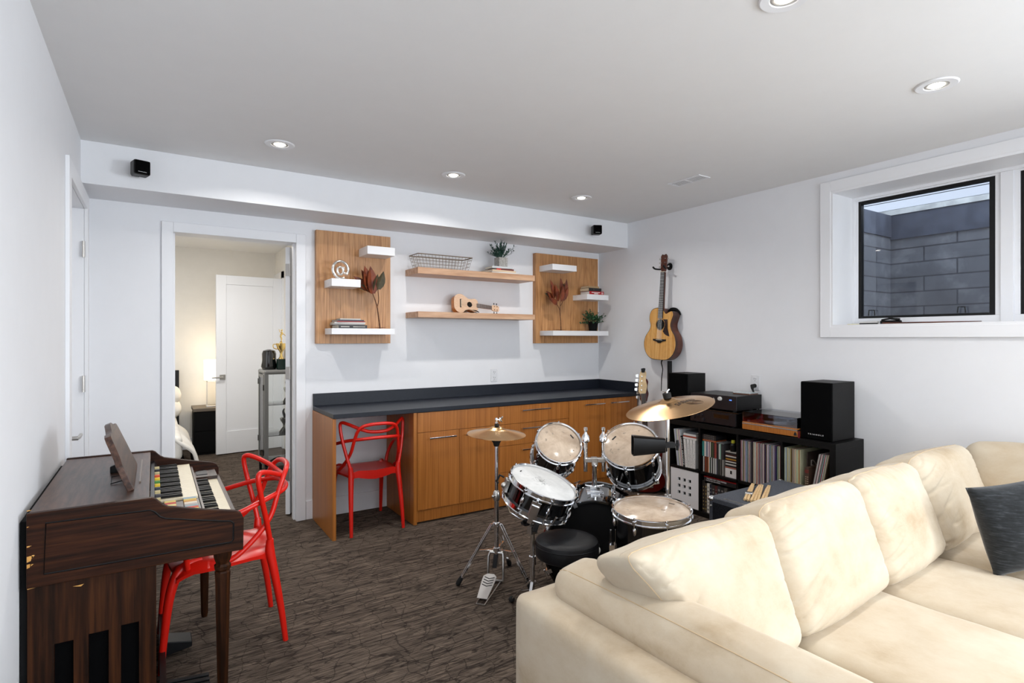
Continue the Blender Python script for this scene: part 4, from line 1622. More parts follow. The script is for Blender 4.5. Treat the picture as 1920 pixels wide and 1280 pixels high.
mb.build('wing_bolt', M['chrome'], t_)
for sg in (-1, 1):
    x = sg * .052
    mb = MB().cyl((x, 0, .115), (x, 0, .300), .0115, n=12)
    o = mb.build('upright', M['chrome'], t_)
    MB().lathe([(0, .285), (.014, .285), (.025, .294), (.025, .314), (.019, .326), (.009, .340), (.008, .352), (.012, .358), (.012, .372), (.006, .376), (0, .376)], 16, Matrix.Translation((x, 0, 0))).build('ball_clamp', M['chrome'], o)
    mb = MB().tube([(x, 0, .304), (x, .030, .302), (x + (.0 if sg < 0 else .012), .080, .225 if sg < 0 else .205)], .0065, 8)
    mb.build('tom_arm', M['chrome'], o)

# bass drum pedal behind the stool
t_ = thing('bass_pedal', 'chrome kick pedal between the stool and the bass drum', 'pedal', (2.040, 2.314, 0), math.atan2(AX.y, AX.x) - PI / 2)
mb = MB()
mb.prism([(-.04, 0), (.04, 0), (.032, .14), (-.032, .14)], -.004, .004, frame((0, -.175, .02), xa=(1, 0, 0), ya=(0, .94, .34)))
mb.box(-.045, .045, -.185, -.168, .002, .024)
mb.build('footboard', M['chrome'], t_, bevel=.002)
mb = MB().tube([(-.055, -.03, .005), (-.055, -.03, .17), (.055, -.03, .17), (.055, -.03, .005)], .010, 8)
mb.build('frame', M['chrome'], t_)
mb = MB().tube([(0, -.03, .17), (0, -.028, .30)], .004, 8)
mb.ball((0, -.022, .312), .024, 8)
mb.build('beater', M['linen'], t_)

# stool
t_ = thing('drum_stool', 'round black padded drum stool behind the sofa', 'stool', (1.717, 2.165, 0))
MB().lathe([(0, .388), (.140, .388), (.152, .396), (.157, .415), (.158, .452), (.152, .470), (.138, .478), (.10, .4795), (0, .480)], 40).build('seat', M['black_vinyl'], t_)
MB().lathe([(.1585, .450), (.1600, .4535), (.1585, .457)], 40, closed=True).build('piping', M['black_vinyl'], t_)
MB().cyl((0, 0, .10), (0, 0, .39), .014, n=14).build('post', M['chrome'], t_)
for k in range(3):
    a = .5 + k * 2 * PI / 3
    d_ = Vector((math.cos(a), math.sin(a), 0))
    mb = MB()
    mb.bar(d_ * .015 + Vector((0, 0, .26)), d_ * .19 + Vector((0, 0, .02)), .018, .006)
    mb.bar(d_ * .015 + Vector((0, 0, .12)), d_ * .12 + Vector((0, 0, .11)), .014, .004)
    o = mb.build('leg', M['chrome'], t_)
    MB().ball(d_ * .195 + Vector((0, 0, .017)), .017, 6).build('rubber_foot', M['rubber'], o)

# hi-hat
HX, HY = 1.742, 2.878


def cymbal(mb, R, bell=.055, h=.022, rise=.030, t=.0012):
    prof = [(0.004, rise + h), (bell * .35, rise + h * .95), (bell * .7, rise + h * .66), (bell * .95, rise + h * .22), (bell * 1.12, rise + h * .02)]
    for k in range(1, 9):
        q = k / 8
        r = bell * 1.12 + (R - bell * 1.12) * q
        prof.append((r, rise * (1 - q) ** 1.0 * (1 - .25 * q * (1 - q))))
    prof += [(R, -t)] + [(r, z - t) for (r, z) in prof[::-1]]
    return mb.lathe(prof, 72)


t_ = thing('hi_hat_stand', 'chrome hi-hat stand with a chevron footboard beside the snare', 'stand', (HX, HY, 0))
MB().cyl((0, 0, .10), (0, 0, .50), .0145, n=18).build('lower_tube', M['chrome'], t_)
MB().cyl((0, 0, .50), (0, 0, .815), .0105, n=18).build('upper_tube', M['chrome'], t_)
mb = MB()
mb.lathe([(.012, .485), (.019, .488), (.021, .50), (.021, .535), (.014, .545), (.011, .548)], 18)
mb.cyl((0, 0, .52), (-.035, -.02, .52), .006, n=8)
mb.ball((-.036, -.021, .52), .010, 6)
mb.build('memory_collar', M['steel'], t_)
MB().lathe([(.010, .812), (.016, .815), (.022, .835), (.030, .845), (.032, .866), (.012, .872), (0, .872)], 18).build('cymbal_seat', M['rubber'], t_)
MB().cyl((0, 0, .81), (0, 0, .985), .0032, n=8).build('pull_rod', M['chrome'], t_)
mb = MB()
mb.lathe([(.004, .950), (.010, .952), (.010, .958), (.006, .962), (.008, .966), (.010, .975), (.006, .985), (0, .987)], 14)
mb.cyl((0, 0, .972), (.018, -.010, .975), .004, n=8)
mb.tube([(.016, -.010, .964), (.022, -.012, .975), (.034, -.018, .992)], [.004, .007, .004], 6)
mb.tube([(.016, -.010, .985), (.022, -.012, .975), (.030, -.016, .960)], [.004, .006, .004], 6)
mb.build('clutch', M['chrome'], t_)
FEET = [(1.51 - HX, 2.945 - HY), (1.815 - HX, 2.731 - HY), (1.894 - HX, 2.998 - HY)]
FEET = [tuple(Vector(f_).normalized() * .235) for f_ in FEET]
mb = MB().lathe([(.0145, .325), (.024, .33), (.026, .342), (.024, .354), (.0145, .358)], 18)
for f_ in FEET:
    d_ = Vector((f_[0], f_[1], 0)).normalized()
    mb.bar(d_ * .015 + Vector((0, 0, .342)), d_ * .034 + Vector((0, 0, .340)), .022, .014)
mb.build('leg_hub', M['chrome'], t_)
mb = MB().lathe([(.0145, .178), (.022, .182), (.022, .202), (.0145, .206)], 18)
mb.build('brace_hub', M['chrome'], t_)
for f_ in FEET:
    d_ = Vector((f_[0], f_[1], 0)).normalized()
    sd = Vector((-d_.y, d_.x, 0))
    mb = MB()
    for sg in (-1, 1):
        mb.bar(d_ * .030 + sd * (.010 * sg) + Vector((0, 0, .342)), d_ * .215 + sd * (.010 * sg) + Vector((0, 0, .045)), .005, .012)
    mb.bar(d_ * .205 + Vector((0, 0, .062)), d_ * .222 + Vector((0, 0, .034)), .022, .012)
    mb.bar(d_ * .022 + Vector((0, 0, .192)), d_ * .122 + Vector((0, 0, .196)), .014, .006)
    o = mb.build('leg', M['chrome'], t_, bevel=.001)
    mb = MB().tube([d_ * .212 + Vector((0, 0, .050)), d_ * .232 + Vector((0, 0, .020)), d_ * .238 + Vector((0, 0, .006))], [.013, .016, .014], 10)
    mb.build('rubber_foot', M['rubber'], o)
# pedal: heel at the front left, toe under the pole
heel = Vector((1.505 - HX, 2.660 - HY, 0))
pd = -heel.normalized()
ps = Vector((-pd.y, pd.x, 0))
mb = MB()
for sg in (-1, 1):
    mb.tube([ps * (.040 * sg) + Vector((0, 0, .172)), ps * (.046 * sg) - pd * .012 + Vector((0, 0, .150)), ps * (.048 * sg) - pd * .020 + Vector((0, 0, .012))], .0075, 8)
mb.tube([ps * -.040 + Vector((0, 0, .172)), ps * .040 + Vector((0, 0, .172))], .011, 8)
mb.tube([ps * -.048 - pd * .020 + Vector((0, 0, .012)), ps * .048 - pd * .020 + Vector((0, 0, .012))], .006, 8)
mb.build('pedal_frame', M['steel'], t_)
mb = MB()
mb.bar(-pd * .012 + Vector((0, 0, .165)), -pd * .045 + Vector((0, 0, .095)), .026, .004)
mb.build('drive_strap', M['rubber'], t_)
mb = MB().tube([ps * -.030 - pd * .02 + Vector((0, 0, .006)), heel + ps * -.024 + Vector((0, 0, .006)), heel + ps * .024 + Vector((0, 0, .006)), ps * .030 - pd * .02 + Vector((0, 0, .006))], .0035, 6)
mb.build('base_wire', M['steel'], t_)
fm = frame(heel + Vector((0, 0, .022)) + pd * .035, xa=ps * -1, ya=pd * .95 + Vector((0, 0, .36)))
if (fm.to_3x3() @ Vector((0, 0, 1))).z < 0:
    fm = frame(heel + Vector((0, 0, .022)) + pd * .035, xa=ps, ya=pd * .95 + Vector((0, 0, .36)))
mb = MB(fm)
mb.prism([(-.030, 0), (.030, 0), (.040, .13), (.040, .165), (.020, .185), (-.020, .185), (-.040, .165), (-.040, .13)], -.003, .003)
o = mb.build('footboard', flat('cast', 186, 182, 178, .35), t_, bevel=.002)
mb = MB(fm)
for k in range(4):
    y = .085 + k * .019
    mb.prism([(-.030, y + .012), (0, y), (.030, y + .012), (.030, y + .018), (0, y + .006), (-.030, y + .018)], .0028, .0036)
mb.build('chevron_grip', M['rubber'], o, smooth=False)
mb = MB(frame(heel, xa=ps, ya=pd))
mb.prism([(-.036, -.022), (-.030, -.030), (.030, -.030), (.036, -.022), (.036, .040), (-.036, .040)], .003, .024)
mb.build('heel_plate', flat('cast', 186, 182, 178, .35), t_, bevel=.003)
ctr = Vector((HX, HY, .886))
t_ = thing('hi_hat_cymbal', 'upper bronze hi-hat cymbal facing up on the stand', 'cymbal', mtx=frame((HX, HY, .8865), xa=VIEW_R, za=(.016, -.054, .998)))
cymbal(MB(), .178, .05, .020, .028).build('plate', M['bronze'], t_)
MB().lathe([(.004, .049), (.014, .049), (.015, .060), (.004, .062)], 16).build('felt', M['rubber'], t_)
t_ = thing('hi_hat_cymbal', 'lower bronze hi-hat cymbal upside down on the stand', 'cymbal', mtx=frame((HX, HY, .8845), xa=(VIEW_R[0], VIEW_R[1], 0), za=(-.016, .054, -.998)))
cymbal(MB(), .178, .05, .012, .010).build('plate', M['bronze'], t_)

# crash cymbal, its stand, and the cowbell clamped to the stand
CX, CY, CZ = 2.272, 2.008, 1.119
t_ = thing('cymbal_stand', 'tall chrome cymbal stand between the drums and the shelf unit', 'stand', (CX - .004, CY + .004, 0))
MB().cyl((0, 0, .08), (0, 0, .62), .0145, n=16).build('lower_tube', M['chrome'], t_)
MB().cyl((0, 0, .62), (0, 0, 1.075), .0105, n=16).build('upper_tube', M['chrome'], t_)
MB().lathe([(.012, .60), (.020, .603), (.021, .625), (.018, .645), (.0105, .65)], 16).build('collar', M['steel'], t_)
mb = MB().cyl((0, 0, 1.07), (-.012, .004, 1.165), .004, n=8)
mb.build('tilter_rod', M['chrome'], t_)
mb = MB()
mb.cyl((0, 0, 1.055), (-.003, .001, 1.105), .013, n=12)
mb.build('tilter', M['steel'], t_)
for k in range(3):
    a = .9 + k * 2 * PI / 3
    d_ = Vector((math.cos(a), math.sin(a), 0))
    mb = MB()
    sd = Vector((-d_.y, d_.x, 0))
    for sg in (-1, 1):
        mb.bar(d_ * .018 + sd * (.010 * sg) + Vector((0, 0, .36)), d_ * .20 + sd * (.010 * sg) + Vector((0, 0, .04)), .005, .012)
    mb.bar(d_ * .014 + Vector((0, 0, .18)), d_ * .11 + Vector((0, 0, .19)), .014, .005)
    o = mb.build('leg', M['chrome'], t_)
    MB().ball(d_ * .212 + Vector((0, 0, .018)), .018, 6).build('rubber_foot', M['rubber'], o)
nrm = Vector((-.225, .062, .972)).normalized()
cm = frame((CX, CY, CZ), xa=VIEW_R, za=nrm)
cm = cm @ Matrix.Translation((0, 0, -.018))
t_ = thing('crash_cymbal', 'large tilted bronze crash cymbal with dark printed lettering', 'cymbal', mtx=cm)
pl = cymbal(MB(), .2286, .048, .018, .034).build('plate', M['bronze'], t_)
MB().lathe([(.004, .0525), (.021, .0525), (.022, .078), (.004, .080)], 18).build('felt', M['rubber'], t_)
mb = MB().lathe([(0, .080), (.010, .080), (.010, .090), (0, .092)], 12)
mb.tube([(-.018, 0, .096), (0, 0, .086), (.018, 0, .096)], [.004, .006, .004], 6)
mb.build('wing_nut', M['chrome'], t_)


def cym_z(x, y, R=.2286, bell=.048, rise=.034):
    r = math.hypot(x, y)
    q = (r - bell * 1.12) / (R - bell * 1.12)
    return rise * (1 - q) * (1 - .25 * q * (1 - q)) + .0009


me = text_mesh('SABIAN', .012)
b2 = bmesh.new()
b2.from_mesh(me)
bmesh.ops.triangulate(b2, faces=b2.faces[:])
bmesh.ops.subdivide_edges(b2, edges=b2.edges[:], cuts=1)
tm = Matrix.Translation((.072, -.050, 0)) @ Matrix.Rotation(math.radians(33), 4, 'Z') @ Matrix.Scale(.040, 4)
for v_ in b2.verts:
    p = tm @ v_.co
    p.z = cym_z(p.x, p.y)
    v_.co = p
me2 = bpy.data.meshes.new('lettering')
b2.to_mesh(me2)
b2.free()
me2.materials.append(M['ink_soft'])
o = bpy.data.objects.new('lettering', me2)
COL.objects.link(o)
o.parent = pl
for k in range(5):
    r = .010 + k * .0065
    c_ = (.112, -.068)
    pts = [(c_[0] + math.cos(2 * PI * i / 40) * r * 1.25, c_[1] + math.sin(2 * PI * i / 40) * r) for i in range(40)]
    MB().tube([(x, y, cym_z(x, y) - .0004) for (x, y) in pts], .0007, 4, closed=True).build('printed_ring', M['ink_soft'], pl)

vr = Vector(VIEW_R)
t_ = thing('cowbell', 'black cowbell clamped to the cymbal stand in front of the tom', 'cowbell', mtx=frame((CX - .006, CY - .003, .905), xa=vr, za=(0, 0, 1)))
mb = MB()


def oct_ring(x, hy, hz, r=.3):
    pts = []
    for (sy, sz) in ((1, 1), (-1, 1), (-1, -1), (1, -1)):
        for k in range(4):
            a = {(1, 1): 0, (-1, 1): PI / 2, (-1, -1): PI, (1, -1): 1.5 * PI}[(sy, sz)] + k * PI / 6
            pts.append((x, sy * hy * (1 - r) + hy * r * math.cos(a), sz * hz * (1 - r) + hz * r * math.sin(a)))
    return pts


secs = [oct_ring(-.020, .020, .036), oct_ring(-.188, .034, .052), oct_ring(-.188, .031, .049), oct_ring(-.024, .017, .033)]
rings = [[mb.v(p) for p in s_] for s_ in secs]
for A_, B_ in zip(rings, rings[1:]):
    for j in range(16):
        mb.f([A_[j], A_[(j + 1) % 16], B_[(j + 1) % 16], B_[j]])
mb.f(rings[0])
mb.f(rings[3])
mb.build('bell', mat('satin_black_metal', S(22, 22, 23), .32, .6), t_, angle=50)
mb = MB()
mb.box(-.022, .030, -.020, .020, -.010, .016)
mb.cyl((.028, 0, .002), (.046, 0, .002), .008, n=10)
mb.tube([(.046, 0, .026), (.048, 0, .002), (.046, 0, -.026)], [.007, .009, .007], 8)
mb.build('clamp', M['rubber'], t_)
# ------------------------------------------------------------------ black shelf unit by the right wall
KX, KY, KZ = 3.785, 1.930, .765
KD, KL = .372, 1.440
t_ = thing('shelf_unit', 'low black open shelf unit against the right wall', 'shelf unit', (KX, KY, 0))
mb = B(0, KD, 0, KL, KZ - .042, KZ)
mb.box(0, KD, 0, KL, 0, .040)
mb.box(0, KD, 0, .040, .040, KZ - .042)
mb.box(0, KD, KL - .040, KL, .040, KZ - .042)
mb.build('carcass', M['black_wood'], t_, bevel=.0012)
DIV = [.379, .739, 1.093]
for y in DIV:
    B(.001, KD - .006, y - .008, y + .008, .040, KZ - .042).build('divider', M['black_wood'], t_)
B(.001, KD - .006, .040, KL - .040, .352, .370).build('middle_shelf', M['black_wood'], t_)
B(KD - .005, KD - .001, .040, KL - .040, .040, KZ - .042).build('back_panel', M['black_wood'], t_)
# white door with nine square holes, lower left compartment
y0, y1, z0, z1 = 1.104, 1.397, .043, .349
hs, pitch = .028, .056
cy, cz = (y0 + y1) / 2 + .000, .205
ys = [cy + (k - 1) * pitch for k in range(3)]
zs = [cz + (k - 1) * pitch for k in range(3)]
mb = MB()
ye = [y0] + [v_ for y in ys for v_ in (y - hs / 2, y + hs / 2)] + [y1]
mb.box(.004, .020, y0, y1, z0, zs[0] - hs / 2)
mb.box(.004, .020, y0, y1, zs[2] + hs / 2, z1)
for k in range(2):
    mb.box(.004, .020, y0, y1, zs[k] + hs / 2, zs[k + 1] - hs / 2)
for k in range(3):
    for i in range(0, len(ye) - 1, 2):
        mb.box(.004, .020, ye[i], ye[i + 1], zs[k] - hs / 2, zs[k] + hs / 2)
mb.build('door', M['white'], t_, smooth=False)

rk = random.Random(11)
SH = .3705      # top of the middle shelf
PAL = [('white', (214, 212, 208)), ('cream', (206, 190, 160)), ('tan', (172, 144, 110)), ('grey', (140, 138, 138)), ('dark', (38, 36, 40)), ('navy', (44, 48, 76)),
       ('red', (140, 46, 44)), ('plum', (106, 60, 84)), ('olive', (140, 126, 66)), ('pale blue', (160, 174, 188)), ('brown', (92, 66, 50))]
PD = dict(PAL)


def upright(name, label, cat, group, x, y, z, d, w, h, col, tilt=0.0, lettering=None, mat_=None):
    """an upright sleeve, case or book, its spine on the -x side, y = its lower edge towards -Y; tilt leans the top towards -Y"""
    o = B(0, d, 0, w, 0, h).build(name, mat_ or flat('%d_%d_%d' % tuple(col), *col, .5), None, bevel=min(.0008, w * .2), seg=1)
    o.location = (x, y, z)
    o.rotation_euler = (tilt, 0, 0)
    return tag(o, label, cat, group)


def lp_row(y_hi, y_lo, names, where, group, tilt=0.0, x=3.806, hj=.004):
    y = y_hi
    i = 0
    while True:
        w = rk.choice((.0034, .0040, .0046, .0056, .0068))
        if y - w - .0006 < y_lo:
            break
        y -= w + .0006
        nm = names[i % len(names)] if not callable(names) else names(i)
        col = [max(0, min(255, c + rk.randint(-14, 14))) for c in PD[nm]]
        z = SH + (.0 if tilt == 0 else abs(math.sin(tilt)) * w + .0005)
        upright('record_sleeve', '%s spined record sleeve %s' % (nm, where), 'record', group, x + rk.uniform(-.004, .006), y, z, .31, w, .312 + rk.uniform(-hj, .002), col, tilt)
        i += 1
    return y


seq = ['white', 'plum', 'white', 'navy', 'cream', 'olive', 'pale blue', 'white', 'plum', 'grey', 'pale blue', 'grey', 'dark', 'cream', 'dark', 'white', 'red', 'grey', 'red', 'navy', 'dark', 'grey', 'cream', 'red', 'white', 'tan', 'red', 'cream', 'tan', 'grey', 'red', 'white', 'pale blue', 'tan', 'brown', 'grey']
lp_row(2.659, 2.319, seq, 'in the tight row of the third upper compartment', 'records in the third compartment')
seq4 = ['white', 'pale blue', 'cream', 'tan', 'cream', 'white', 'grey', 'cream', 'tan', 'brown', 'cream', 'pale blue', 'tan', 'white', 'cream', 'tan']
yq = lp_row(2.299, 2.178, seq4, 'standing at the left of the fourth upper compartment', 'records at the left of the fourth compartment')
o = upright('record_sleeve', 'record sleeve with pale arches on dark brown leaning in the fourth compartment', 'record', None, 3.83, 2.158, SH + .0012, .31, .005, .300, (70, 58, 52), math.radians(3))
mb = MB()
for k in range(3):
    r = .05 + k * .022
    mb.tube([(.05 + .0, -.0008, .03)] + [(.05 + r * math.sin(a), -.0008, .09 + r * 1.6 * math.cos(a)) for a in [math.radians(q) for q in range(0, 100, 12)]], .005, 4)
t2 = mb.build('printed_arch', flat('archprint', 150, 138, 130), o)
t_ = thing('record_box', 'brown boxed record set with red lettering between leaning records', 'record box', (3.800, 2.118, SH + .0008))
B(0, .29, 0, .030, 0, .200).build('box', flat('nugget', 70, 50, 38), t_, bevel=.002)
MB().mesh(text_mesh('NUGGETS', .01), frame((-.0007, .015, .172), xa=(0, -1, 0), ya=(0, 0, 1)) @ Matrix.Diagonal((.0062, .030, 1, 1))).build('lettering', flat('redtype', 150, 30, 28), t_, smooth=False)
mb = MB()
for k in range(9):
    for (a, b_) in ((.004, .013), (.016, .026)):
        mb.box(-.0008, 0, a + rk.uniform(0, .002), b_ - rk.uniform(0, .002), .012 + k * .015, .012 + k * .015 + .006)
mb.build('print', flat('cream_print', 176, 156, 130), t_, smooth=False)['kind'] = 'stuff'
seq5 = ['grey', 'white', 'grey', 'plum', 'white', 'grey', 'dark', 'pale blue', 'red', 'white', 'grey', 'cream', 'grey', 'brown']
y = 2.112
tl = math.radians(11)
for i, nm in enumerate(seq5):
    w = rk.choice((.0038, .0046, .0056))
    y -= (w + .0006) / math.cos(tl)
    col = [max(0, min(255, c + rk.randint(-12, 12))) for c in PD[nm]]
    upright('record_sleeve', '%s spined record sleeve leaning at the right end of the shelf unit' % nm, 'record', 'records leaning in the fourth compartment', 3.806 + rk.uniform(-.003, .005), y, SH + math.sin(tl) * 0 + .0006, .31, w, .312, col, tl)

# first upper compartment: leaning records, a black book, white books, three lying on top
tl = math.radians(-7)
y = 3.312
for i, nm in enumerate(['white', 'pale blue', 'white', 'navy', 'white', 'cream', 'white', 'grey', 'cream', 'white']):
    w = rk.choice((.0044, .0056, .0066))
    y -= (w + .0007) / math.cos(tl)
    col = [max(0, min(255, c + rk.randint(-12, 12))) for c in PD[nm]]
    upright('record_sleeve', '%s spined record sleeve leaning in the first upper compartment' % nm, 'record', 'records leaning in the first compartment', 3.804, y - .042, SH + .0008, .30, w, .312, col, tl)
y -= .040 + .002
t_ = thing('music_book', 'black book with white lettering up its spine beside the white books', 'book', mtx=Matrix.Translation((3.802, y - .019, SH + .001)) @ Matrix.Rotation(math.radians(-7), 4, 'X'))
B(0, .24, 0, .0155, 0, .262).build('cover', flat('blackbook', 24, 24, 26), t_, bevel=.001)
MB().mesh(text_mesh('LENNY KRAVITZ', .015), frame((-.0007, .0078, .131), xa=(0, 0, -1), ya=(0, -1, 0)) @ Matrix.Diagonal((.031, .0165, 1, 1))).build('lettering', M['ink_white'], t_, smooth=False)
y -= .019
yb = []
for i, (w, tl_) in enumerate(((.024, -5), (.023, -3), (.025, -1.5), (.026, 0))):
    y -= w + .0040 - i * .0008
    lab = ['white book leaning next to the black book with lettering', 'white book second from the black book with lettering', 'white book third from the black book with lettering', 'white book against the divider of the first compartment'][i]
    t_ = thing('white_book', lab, 'book', mtx=Matrix.Translation((3.803, y, SH + .0016)) @ Matrix.Rotation(math.radians(tl_), 4, 'X'), group='white books in the first compartment')
    B(0, .21, 0, w, 0, .238).build('cover', flat('whitebook', 224, 223, 220), t_, bevel=.0015)
    mb = MB()
    for k in range(14):
        a = rk.uniform(.006, w - .012)
        mb.box(-.0008, 0, a, a + rk.uniform(.002, .005), .02 + k * .014, .02 + k * .014 + rk.uniform(.004, .010))
    mb.build('spine_print', flat('greyprint', 120, 118, 116), t_, smooth=False)['kind'] = 'stuff'
yc = y + .060
zb = SH + .2415
for (col, L, T, lab) in [((226, 224, 221), .140, .016, 'white book lying on top of the white books'), ((158, 62, 40), .136, .012, 'orange and dark book lying above the flat white book'),
                         ((216, 216, 214), .130, .017, 'pale book lying third on top of the white books'), ((84, 90, 96), .108, .018, 'grey clear-sided case topmost above the white books')]:
    b_ = book(lab, (3.90, yc + (.0 if T != .018 else -.012), zb), (L, .19, T), -PI / 2, col, group='books lying on the white books')
    zb += T + .0005

# second upper compartment: two tiers of cases on the left, stacks on the right
CD = [(60, 138, 132), (60, 138, 132), (206, 200, 190), (196, 190, 182), (70, 84, 120), (214, 208, 200), (150, 120, 140), (200, 190, 176), (44, 46, 40), (70, 84, 50), (52, 48, 44), (120, 44, 40), (160, 70, 60), (40, 38, 38), (36, 36, 38), (196, 200, 196), (130, 170, 150), (46, 44, 44), (60, 58, 60)]
y = 3.012
for i, c_ in enumerate(CD):
    y -= .0107
    upright('music_case', 'slim spined music case in the upper tier of the second compartment', 'music case', 'upper tier of music cases', 3.806, y, SH + .1275, .140, .0100, .1245 - (.004 if i % 3 == 0 else 0), c_)
CD2 = [(38, 36, 36), (200, 198, 194), (60, 40, 36), (150, 70, 40), (60, 40, 30), (160, 84, 40), (206, 200, 190), (40, 60, 50), (190, 190, 188), (44, 42, 42), (196, 196, 192), (120, 118, 116), (206, 206, 202), (52, 52, 70), (60, 64, 58), (40, 40, 40), (90, 88, 84), (36, 36, 36), (150, 146, 140)]
y = 3.012
for i, c_ in enumerate(CD2):
    y -= .0107
    upright('music_case', 'slim spined music case in the lower tier of the second compartment', 'music case', 'lower tier of music cases', 3.806, y, SH + .0004, .140, .0100, .1255, c_)
zb = SH + .1275 + .1255
for (c_, lab) in [((166, 84, 40), 'orange flat case on top of the upper tier of cases'), ((30, 30, 32), 'black flat case above the orange case'), ((40, 40, 42), 'black flat case with pale lettering near the top of the pile'), ((26, 26, 28), 'black flat case topmost under the shelf roof')]:
    t_ = thing('film_case', lab, 'case', (3.805, 2.876, zb), 0, 'flat cases on the upper tier')
    B(0, .135, 0, .13, 0, .0135).build('case', flat('%d_%d_%d' % c_, *c_, .35), t_, bevel=.001)
    mb = MB()
    for k in range(5):
        mb.box(-.0007, 0, .020 + k * .02, .020 + k * .02 + .012, .005, .009)
    mb.build('spine_print', flat('greyprint', 120, 118, 116), t_, smooth=False)['kind'] = 'stuff'
    zb += .0139
o = tag(place(B(0, .13, 0, .068, 0, .006).build('case', flat('greycase', 120, 124, 126, .3), None), (3.806, 2.806, SH + .1275 + .1255)), 'single clear grey case lying right of the orange flat case', 'case')
# right-hand stacks
yr0, yr1 = 2.681, 2.792
t_ = thing('storage_box', 'small white cardboard box at the bottom right of the second compartment', 'box', (3.803, yr0, SH + .0005))
B(0, .16, 0, .108, 0, .078).build('box', flat('boxwhite', 218, 216, 214), t_, bevel=.002)
B(-.001, .161, -.0005, .1085, .072, .082).build('lid', flat('boxlid', 150, 84, 66), t_, bevel=.001)
mb = MB().box(-.0008, 0, .046, .062, .030, .056)
mb.box(-.0012, -.0006, .050, .058, .034, .052)
mb.build('label_holder', M['ink'], t_)
zb = SH + .0835
for k, (c_, T, nm) in enumerate([((36, 34, 36), .013, 'black'), ((196, 192, 186), .010, 'white'), ((30, 30, 32), .012, 'black'), ((206, 204, 198), .008, 'white'), ((60, 30, 28), .011, 'maroon'), ((204, 150, 40), .010, 'yellow'), ((40, 36, 36), .012, 'black'), ((206, 202, 196), .009, 'white'), ((78, 38, 28), .011, 'maroon'), ((34, 32, 34), .013, 'black'), ((170, 166, 158), .008, 'grey')]):
    o = tag(place(B(0, .15, 0, .106, 0, T).build('flat_case', flat('%d_%d_%d' % c_, *c_, .4), None, bevel=.001), (3.804 + (k % 3) * .002, yr0 + .001, zb)), '%s flat case in the pile above the small white box' % nm, 'case', 'pile of flat cases above the white box')
    zb += T + .0004
t_ = thing('ink_bottle', 'small dark bottle with a yellow cap on the pile of cases', 'bottle', (3.83, 2.735, zb))
MB().lathe([(0, 0), (.022, 0), (.023, .01), (.023, .052), (.013, .062), (.012, .068), (0, .068)], 18).build('body', M['black'], t_)
MB().lathe([(.0145, .0665), (.0145, .086), (.012, .088), (0, .088)], 18).build('cap', flat('yellowcap', 190, 186, 50), t_)
t_['label'] = 'small dark bottle with a yellow cap on the pile of cases'

# second lower compartment: standing books with a red boxed set lying on them
y = 3.011
BK = [((40, 34, 30), .026, .255, 'black'), ((60, 52, 40), .020, .235, 'brown'), ((206, 202, 192), .024, .240, 'white'), ((36, 38, 52), .022, .236, 'navy'), ((44, 40, 38), .028, .238, 'black'), ((80, 30, 28), .022, .236, 'maroon'), ((40, 42, 46), .030, .238, 'slate'), ((30, 30, 30), .030, .236, 'charcoal'), ((70, 66, 60), .028, .237, 'grey')]
for i, (c_, w, h, nm) in enumerate(BK):
    y -= w + .0008
    t_ = thing('standing_book', '%s spined book standing under the red boxed set%s' % (nm, ', leftmost of the row' if i == 0 else (', in the middle of the row' if i == 4 else '')), 'book', (3.806, y, .0405), 0, 'books under the red boxed set')
    B(0, .21, 0, w, 0, h).build('cover', flat('%d_%d_%d' % c_, *c_, .5), t_, bevel=.0012)
    mb = MB()
    for k in range(7):
        a = rk.uniform(.004, w * .4)
        mb.box(-.0007, 0, a, w - a, .02 + k * .030, .02 + k * .030 + rk.uniform(.006, .018))
    mb.build('spine_print', flat('goldprint', 150, 128, 80) if i in (0, 1) else flat('greyprint', 120, 118, 116), t_, smooth=False)['kind'] = 'stuff'
t_ = thing('boxed_set', 'black and red boxed set with white lettering lying on the standing books', 'boxed set', (3.802, 2.685, .2970))
B(0, .26, 0, .305, 0, .034).build('box', flat('setblack', 24, 22, 24), t_, bevel=.001)
B(-.0005, .26, -.0005, .3055, .0345, .0385).build('lid', flat('setred', 196, 20, 22), t_, bevel=.001)
for (txt, zz, s_) in (('THE RED HOT CHILI PEPPERS', .0235, .0145), ('THE RED HOT CHILI PEPPERS', .0085, .0105)):
    MB().mesh(text_mesh(txt, .02), frame((-.0008, .185 - (.0 if s_ > .012 else -.03), zz), xa=(0, -1, 0), ya=(0, 0, 1)) @ Matrix.Scale(s_, 4)).build('lettering', M['ink_white'], t_, smooth=False)
o = tag(place(B(0, .2, 0, .10, 0, .016).build('flat_case', flat('dvdblack', 30, 28, 30, .3), None), (3.82, 2.80, .3362)), 'dark flat case lying on top of the red boxed set', 'case')


# loudspeakers, hi-fi and turntable on top of the unit
def loudspeaker(label, loc, w, d, h, brand):
    t = thing('loudspeaker', label, 'speaker', loc, 0, 'loudspeakers on the shelf unit')
    B(.012, d, 0, w, .004, h).build('cabinet', M['black_wood'], t, bevel=.002)
    B(0, .0118, .003, w - .003, .007, h - .003).build('grille', M['grille'], t, bevel=.004)
    for (x, y) in ((.04, .03), (.04, w - .03), (d - .04, .03), (d - .04, w - .03)):
        MB().cyl((x, y, 0), (x, y, .0045), .010, n=10).build('foot', M['rubber'], t)
    MB().mesh(text_mesh(brand, .01), frame((-.0006, w * .50, .038), xa=(0, -1, 0), ya=(0, 0, 1)) @ Matrix.Diagonal((.0165, .0125, 1, 1))).build('lettering', M['ink_white'], t, smooth=False)
    return t


